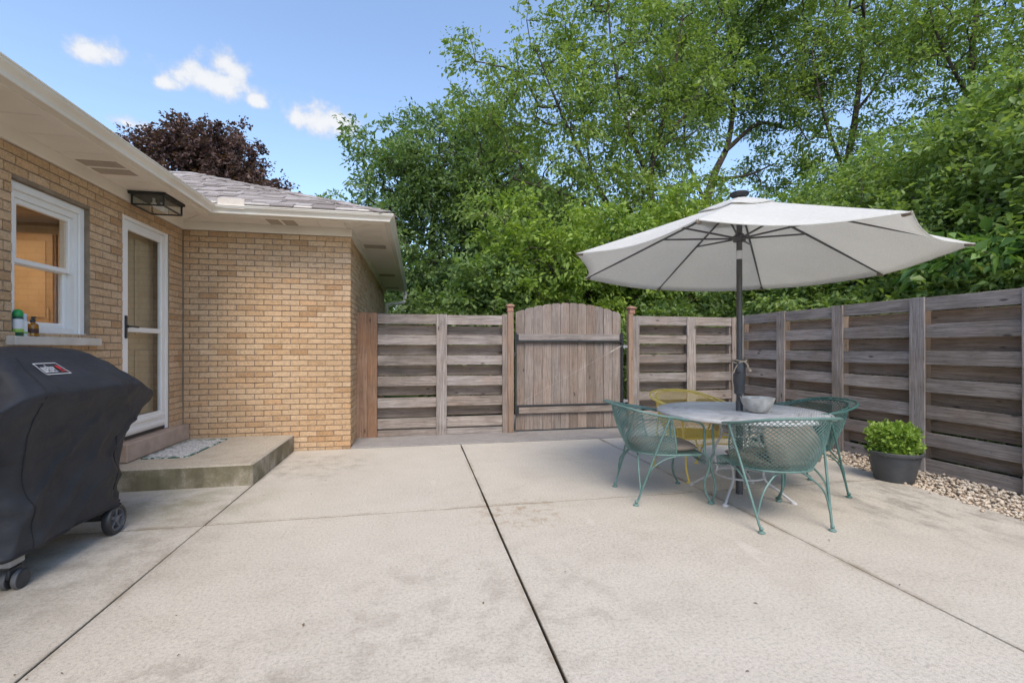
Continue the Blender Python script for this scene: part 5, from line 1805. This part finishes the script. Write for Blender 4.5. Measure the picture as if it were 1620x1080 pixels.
def tree(name, label, cat, base, limbs, blobs, n, per, spread, size, leaf, group=None, ratio=.5, r_twig=.006, hollow=.3, twigs=7, droop=.3, up=.8, flat=.6, wide=.3, bark='bark', clear=None):
    """limbs and blobs are given relative to the base"""
    root = tag(empty(name, base), label, cat, group)
    C = crown_points(blobs, n, hollow)
    C = C[C[:, 2] > .15]
    if clear is not None:
        C = C[C[:, 0] + base[0] > clear]
    m, dirs = branch_net(limbs, C, r_twig)
    m.build('trunk', MAT[bark], root, 60)
    V, F = spray(C, dirs, per, spread, size, ratio, twigs, droop, up, flat, wide)
    place('crown', np_mesh('crown', V, F, LEAF[leaf]), None, root)
    return root

GT_ = 'tall trees beyond the back fence'
# dense tree behind the wing, left of the gate
tree('leafy_tree', 'dense dark green tree rising behind the fence next to the house wing', 'tree', (.55, 16.2, -.1),
     [[(0, 0, 0, .2), (.1, 0, 2.2, .17), (-.1, .1, 4.5, .13), (.1, 0, 6.8, .08), (.2, 0, 8.8, .03)],
      [(.0, 0, 3.2, .09), (-.9, -.2, 4.8, .06), (-1.7, -.3, 6.6, .03)], [(0, 0, 4.2, .08), (1.2, -.2, 5.8, .05), (2.2, 0, 7.2, .03)]],
     [(-.2, 0, 4.6, 2.3, 2.2, 2.4), (-1.3, -.2, 7.0, 1.7, 1.7, 2.0), (.3, 0, 7.6, 2.0, 1.8, 1.7), (1.5, -.2, 6.4, 2.2, 1.8, 2.4), (.3, -.4, 2.6, 2.4, 1.8, 2.2), (-2.3, 0, 5.6, 1.0, 1.0, 1.1), (-.9, 0, 9.1, .6, .6, 1.0), (-2.2, 0, 8.0, .7, .7, 1.0), (.9, 0, 9.2, .9, .8, .8), (-2.6, 0, 3.8, 1.0, .9, .9), (2.5, 0, 7.7, 1.5, 1.4, 1.5), (2.2, 0, 9.0, 1.3, 1.1, 1.0), (3.1, 0, 5.4, 1.4, 1.2, 1.5)],
     920, 80, .52, .14, 'deep', GT_, .45, .007)
# tall light-green tree with forked limbs behind the gate
tree('leafy_tree', 'tall airy light green tree with a limb leaning left above the gate', 'tree', (6.55, 11.9, -.1),
     [[(0, 0, 0, .17), (.15, 0, 2.2, .15), (.1, .1, 4.3, .12), (-.1, .2, 6.2, .09), (.5, .2, 8.6, .06), (.9, .1, 11.2, .03)],
      [(.1, .1, 3.2, .11), (-.9, 0, 4.5, .085), (-2.0, -.2, 5.9, .06), (-3.0, -.4, 7.6, .035), (-3.6, -.4, 9.0, .015)],
      [(-1.2, 0, 4.9, .06), (-2.6, -.3, 5.3, .04), (-4.2, -.5, 5.6, .02)],
      [(0, .2, 5.8, .07), (-.8, .2, 7.6, .05), (-1.3, .1, 9.6, .03), (-1.5, 0, 11.2, .015)],
      [(.3, .2, 7.2, .06), (1.4, .3, 8.7, .04), (2.0, .2, 10.6, .02)],
      [(-2.0, -.2, 5.9, .045), (-2.2, 0, 7.6, .03), (-2.4, .1, 9.2, .015)]],
     [(-3.2, -.4, 6.9, 1.7, 1.4, 1.9), (-1.4, 0, 8.6, 1.9, 1.7, 2.4), (.6, .2, 8.8, 1.9, 1.7, 2.6), (-3.9, -.5, 5.0, 1.5, 1.2, 1.0), (.3, 0, 5.4, 1.7, 1.5, 1.4), (-1.6, -.3, 5.0, 1.8, 1.4, 1.2), (.6, .2, 11.6, 1.8, 1.5, 1.4), (-1.6, 0, 11.4, 1.4, 1.4, 1.2), (-4.6, 0, 8.5, 1.2, 1.0, 1.4), (-4.5, 0, 7.0, 1.2, 1.0, 1.2), (-3.2, -.4, 9.6, 1.0, 1.0, 1.0)],
     680, 74, .5, .11, 'fresh', GT_, .48, .006, .2, droop=.5)
# crooked tree to its right
tree('leafy_tree', 'tall light green tree with a crooked trunk behind the umbrella top', 'tree', (8.95, 13.5, -.1),
     [[(0, 0, 0, .2), (.1, 0, 3.0, .17), (.15, 0, 5.6, .15), (.5, 0, 7.0, .12), (1.1, .1, 8.2, .09), (1.3, .1, 10.3, .06), (.9, .1, 12.8, .03)],
      [(.9, 0, 7.8, .08), (2.0, -.2, 8.7, .06), (3.1, -.3, 8.6, .04), (3.8, -.3, 9.2, .02)], [(.4, 0, 6.8, .06), (1.6, -.2, 7.0, .04), (2.5, -.2, 7.4, .02)],
      [(.2, 0, 6.0, .06), (-.5, 0, 7.6, .04), (-.6, 0, 9.8, .02)]],
     [(.9, 0, 11.2, 1.9, 1.6, 2.2), (2.8, -.2, 9.6, 1.6, 1.4, 1.3), (-.5, 0, 9.4, 1.3, 1.3, 1.8), (2.2, 0, 12.4, 1.8, 1.5, 1.5), (-.4, 0, 5.0, 1.5, 1.4, 1.5), (2.4, -.3, 7.2, 1.2, 1.1, .9), (.6, 0, 3.8, 1.8, 1.6, 1.8)],
     540, 84, .5, .115, 'mid', GT_, .46, .006, .2, droop=.5)
tree('leafy_tree', 'tall slender green tree right of the umbrella top, its trunk leaning right', 'tree', (12.5, 11.9, -.1),
     [[(0, 0, 0, .16), (0, 0, 3.0, .14), (.2, 0, 6.0, .11), (.7, 0, 8.6, .08), (1.0, 0, 11.4, .05), (.8, 0, 13.5, .02)],
      [(.3, 0, 6.6, .06), (-.7, -.2, 8.4, .04), (-1.1, -.2, 10.2, .02)], [(.7, 0, 8.6, .05), (1.8, 0, 10.0, .03), (2.4, 0, 11.6, .015)]],
     [(.6, 0, 11.6, 1.9, 1.6, 2.2), (-.9, 0, 9.6, 1.4, 1.3, 1.6), (2.0, 0, 10.6, 1.3, 1.3, 1.6), (.2, 0, 7.4, 1.6, 1.4, 1.5), (0, 0, 4.8, 1.8, 1.6, 2.0), (-1.8, 0, 12.4, 1.4, 1.3, 1.3)],
     500, 70, .5, .11, 'fresh', GT_, .46, .006, .2, droop=.5)
tree('leafy_tree', 'tall loose green tree at the top right edge of the view', 'tree', (13.9, 9.2, -.1),
     [[(0, 0, 0, .15), (-.1, 0, 3.2, .13), (.1, 0, 6.0, .1), (-.2, 0, 8.6, .07), (.3, 0, 11.4, .03)],
      [(0, 0, 5.0, .06), (1.0, .2, 7.0, .04), (1.8, .2, 9.2, .02)], [(-.1, 0, 7.4, .05), (-1.2, 0, 9.0, .03), (-1.7, 0, 10.4, .015)]],
     [(0, 0, 9.6, 1.9, 1.6, 2.4), (1.6, .2, 8.2, 1.5, 1.4, 1.8), (-1.4, 0, 9.2, 1.2, 1.2, 1.5), (.2, 0, 6.2, 1.9, 1.7, 1.8), (0, 0, 3.6, 2.0, 1.7, 1.8)],
     480, 70, .5, .11, 'fresh', GT_, .46, .006, .2, droop=.5)
# purple maple behind the house
tree('maple_tree', 'dark purple-leaved maple behind the house roof', 'tree', (-9.6, 24.4, -.1),
     [[(0, 0, 0, .3), (0, 0, 3.2, .25), (.2, 0, 6.4, .17), (.2, 0, 9.4, .08), (.1, 0, 11.6, .03)],
      [(0, 0, 4.2, .15), (-1.8, 0, 6.8, .1), (-2.9, 0, 9.2, .04)], [(0, 0, 4.6, .14), (1.8, 0, 6.8, .09), (3.0, 0, 8.4, .04)]],
     [(-.2, 0, 8.4, 3.4, 3.0, 2.9), (-1.9, 0, 9.6, 2.0, 2.0, 1.9), (.4, 0, 10.6, 1.9, 1.9, 1.6), (2.4, 0, 8.0, 2.0, 2.0, 1.5), (-2.9, 0, 7.6, 1.6, 1.6, 1.8), (-1.3, 0, 11.1, 1.0, 1.0, .9), (3.2, 0, 6.9, 1.4, 1.4, 1.0)],
     760, 95, .5, .135, 'purple', None, .75, .008)
tree('leafy_tree', 'small light green treetop just right of the purple maple', 'tree', (-4.0, 22.5, -.1),
     [[(0, 0, 0, .12), (0, 0, 3, .1), (.1, 0, 6.0, .05), (.1, 0, 8, .02)]],
     [(0, 0, 7.0, 1.5, 1.3, 1.4), (.9, 0, 6.6, 1.1, 1.0, 1.0), (0, 0, 5, 1.8, 1.5, 1.5)], 150, 60, .45, .15, 'fresh', None, .5, .006)

# young lime-green trees and bushes just behind the back fence
GB = 'bushes behind the back fence'
def bush(name, label, base, blobs, n, per, spread, size, leaf, group, limbs=None, **kw):
    h = max(b[2] for b in blobs)
    if limbs is None:
        limbs = [[(0, 0, 0, .05), (.1, .05, h * .4, .04), (-.05, 0, h * .8, .02)], [(.05, 0, .1, .035), (-.4, .1, h * .45, .025), (-.7, .1, h * .8, .012)], [(0, .05, .1, .035), (.5, 0, h * .5, .025), (.8, -.1, h * .8, .012)]]
    return tree(name, label, 'shrub', base, limbs, blobs, n, per, spread, size, leaf, group, r_twig=.0035, **kw)
bush('lime_tree', 'bright lime-green young tree just behind the arched gate', (3.6, 9.6, -.1),
     [(-.9, 0, 3.1, 1.4, 1.0, .9), (.5, -.1, 3.6, 1.5, 1.1, .9), (1.6, 0, 3.0, 1.1, 1.0, .9), (-.4, 0, 2.0, 1.4, .9, .9), (.9, .1, 1.9, 1.3, .9, .8), (-1.6, 0, 4.0, .8, .7, .7)],
     330, 88, .36, .105, 'lime', GB, limbs=[[(.5, .2, 0, .09), (.6, .2, 1.3, .08), (.1, .1, 2.5, .05), (-.9, 0, 3.4, .025)], [(.6, .2, 1.4, .06), (1.0, .1, 2.6, .04), (1.2, 0, 3.7, .015)]])
bush('lime_tree', 'bright green young tree behind the left edge of the umbrella', (5.6, 9.4, -.1),
     [(0, 0, 3.2, 1.3, 1.0, 1.0), (-.9, 0, 2.4, 1.0, .9, .9), (.9, 0, 2.5, 1.1, .9, 1.0), (.1, 0, 4.2, .9, .8, .7), (0, -.1, 1.5, 1.4, .9, .9)], 300, 88, .36, .105, 'lime', GB)
bush('green_bush', 'dark leafy bush behind the fence between the house and the gate post', (1.15, 9.6, -.1),
     [(0, 0, 1.6, 1.1, 1.0, 1.2), (-.5, 0, 1.3, .7, .8, 1.0), (1.0, 0, 1.5, 1.1, .9, 1.1), (.3, .1, 2.6, 1.0, .8, .8)], 300, 84, .36, .12, 'mid', GB)
bush('green_bush', 'dark leafy bush behind the left gate post', (2.1, 10.6, -.1),
     [(0, 0, 1.6, 1.3, 1.0, 1.3), (.5, 0, 2.6, 1.1, .9, 1.0), (-.8, 0, 1.3, 1.0, .9, 1.0)], 260, 84, .36, .12, 'deep', GB)
bush('green_bush', 'leafy green bush behind the back fence corner under the umbrella', (6.2, 8.4, -.1),
     [(-.9, 0, 1.5, 1.0, .8, 1.1), (.2, 0, 1.7, 1.2, .9, 1.1), (-1.8, .1, 1.2, .9, .7, .9), (.9, .1, 2.3, .9, .8, .8)], 300, 84, .32, .105, 'mid', GB)
# deep background tree closing the gap behind the gate
tree('leafy_tree', 'dark shaded tree far behind the arched gate', 'tree', (4.6, 18.5, -.1),
     [[(0, 0, 0, .2), (0, 0, 3, .16), (.2, 0, 6, .1), (.1, 0, 8.5, .04)]],
     [(0, 0, 6.2, 3.0, 2.2, 2.4), (-1.2, 0, 3.6, 2.6, 2.0, 2.2), (1.8, 0, 3.4, 2.6, 2.0, 2.2), (0, 0, 1.6, 3.6, 1.8, 1.6)], 620, 80, .6, .19, 'deep', GT_)

# tall shrub hedge behind the side fence
GH = 'tall shrubs behind the side fence'
names = ['first', 'second', 'third', 'fourth', 'fifth', 'sixth']
for k, (x, y, h, r) in enumerate(((7.7, 8.6, 4.5, 1.5), (7.6, 6.9, 4.6, 1.45), (7.5, 5.2, 4.6, 1.5), (7.5, 3.6, 4.8, 1.5), (7.4, 2.0, 4.9, 1.5), (7.4, .4, 4.8, 1.5))):
    tree('leafy_shrub', 'tall dense green shrub behind the side fence, %s from the back corner' % names[k], 'shrub', (x, y, -.1),
         [[(0, 0, 0, .06), (-.1, 0, 1.6, .045), (.1, 0, 3.2, .02)], [(0, .1, .1, .05), (-.5, .3, 1.6, .035), (-.9, .3, 2.8, .012)], [(.1, 0, .1, .05), (-.4, -.4, 1.8, .03), (-.6, -.6, 3.0, .012)]],
         [(0, 0, h - 1.1, r * .9, r * .85, 1.1), (-.5, .2, h * .58, r, r, 1.0), (-.9, -.1, h * .36, r * .9, r, .9), (-1.0, .3, h * .2, r * .7, r * .9, .8), (.5, -.3, h - .7, r * .55, r * .6, .8), (-.3, .6, h - .5, r * .4, r * .45, .65)],
         480, 112, .34, .076, 'hedge', GH, .58, .0035, .45, up=1.0, droop=.35, clear=5.95)
# broad-leaved shrub leaning over the fence at the right
tree('broad_leaf_shrub', 'shrub with broad pale green leaves leaning over the side fence', 'shrub', (6.1, 3.72, -.1),
     [[(0, 0, 0, .03), (.0, .1, 1.2, .025), (-.05, .2, 2.2, .01)], [(.05, 0, .1, .03), (.1, -.3, 1.3, .02), (0, -.5, 2.3, .01)]],
     [(-.22, 0, 2.28, .36, .8, .26), (0.1, -.5, 2.1, .35, .5, .3), (0.1, .5, 2.1, .35, .5, .3)], 80, 30, .22, .125, 'broad', None, .6, .004, .2, up=1.1, droop=.5)
# foliage creeping over the fence top
n = 90
yy = rng.uniform(2.2, 6.6, n)
cc = np.stack([5.52 + rng.uniform(-.03, .25, n), yy, 1.84 + rng.uniform(-.12, .14, n) + .10 * np.sin(yy * 2.1)], 1) - np.array([5.5, 4.4, 0])
vr = tag(empty('creeping_vine', (5.5, 4.4, 0)), 'leafy vine creeping along the top of the side fence', 'vine')
V, F = spray(cc, np.tile([-.3, 0, .3], (n, 1)), 26, .15, .085, .62, 6, .4, .9)
place('foliage', np_mesh('foliage', V, F, LEAF['hedge']), None, vr)
vm = MB()
vm.tube([(.08 + .04 * math.sin(y * 5), y, 1.66 + .08 * math.sin(y * 2.1 + 4.4)) for y in np.linspace(-2.2, 2.2, 40)], .008, 5)
vm.tube([(.1, -.8, -.1), (.12, -.7, .9), (.08, -.6, 1.66)], .011, 5)
vm.build('stem', MAT['bark'], vr)

# far wood that reads as one mass
n = 1500
a = rng.uniform(R(-14), R(92), n); dd_ = rng.uniform(24, 34, n)
z = rng.uniform(0, 1, n) ** .8 * (5.6 + 1.6 * np.sin(a * 9) + 1.2 * np.sin(a * 23 + 2))
C = np.stack([np.sin(a) * dd_, np.cos(a) * dd_, z], 1)
V, F = spray(C, np.tile([0, 0, .5], (n, 1)), 46, 1.0, .36, .6, 7)
tag(place('far_wood', np_mesh('far_wood', V, F, LEAF['deep'])), 'dark green wood far behind the trees', 'wood', kind='stuff')

# dry leaf scraps and grit blown onto the patio
n = 70
x = rng.uniform(-1.6, 4.2, n); y = rng.uniform(1.0, 6.0, n)
near = rng.uniform(0, 1, n) < .45
x = np.where(near, rng.choice([.552, -1.5, 2.49], n) + rng.normal(0, .05, n), x)
C = np.stack([x, y, np.full(n, .004)], 1)
D = rng.normal(0, 1, (n, 3)); D[:, 2] = 0
V, F = leaf_arrays(C, D, rng.uniform(.008, .026, n), rng.uniform(.004, .011, n), 0, 6.0)
V[:, 2] = np.clip(V[:, 2], .002, .010)
tag(place('leaf_litter', np_mesh('leaf_litter', V, F, plain('dry_leaf', (.16, .1, .05), (.1, .065, .035), 30, .9))), 'dry leaf scraps scattered on the concrete patio', 'leaf litter', kind='stuff')
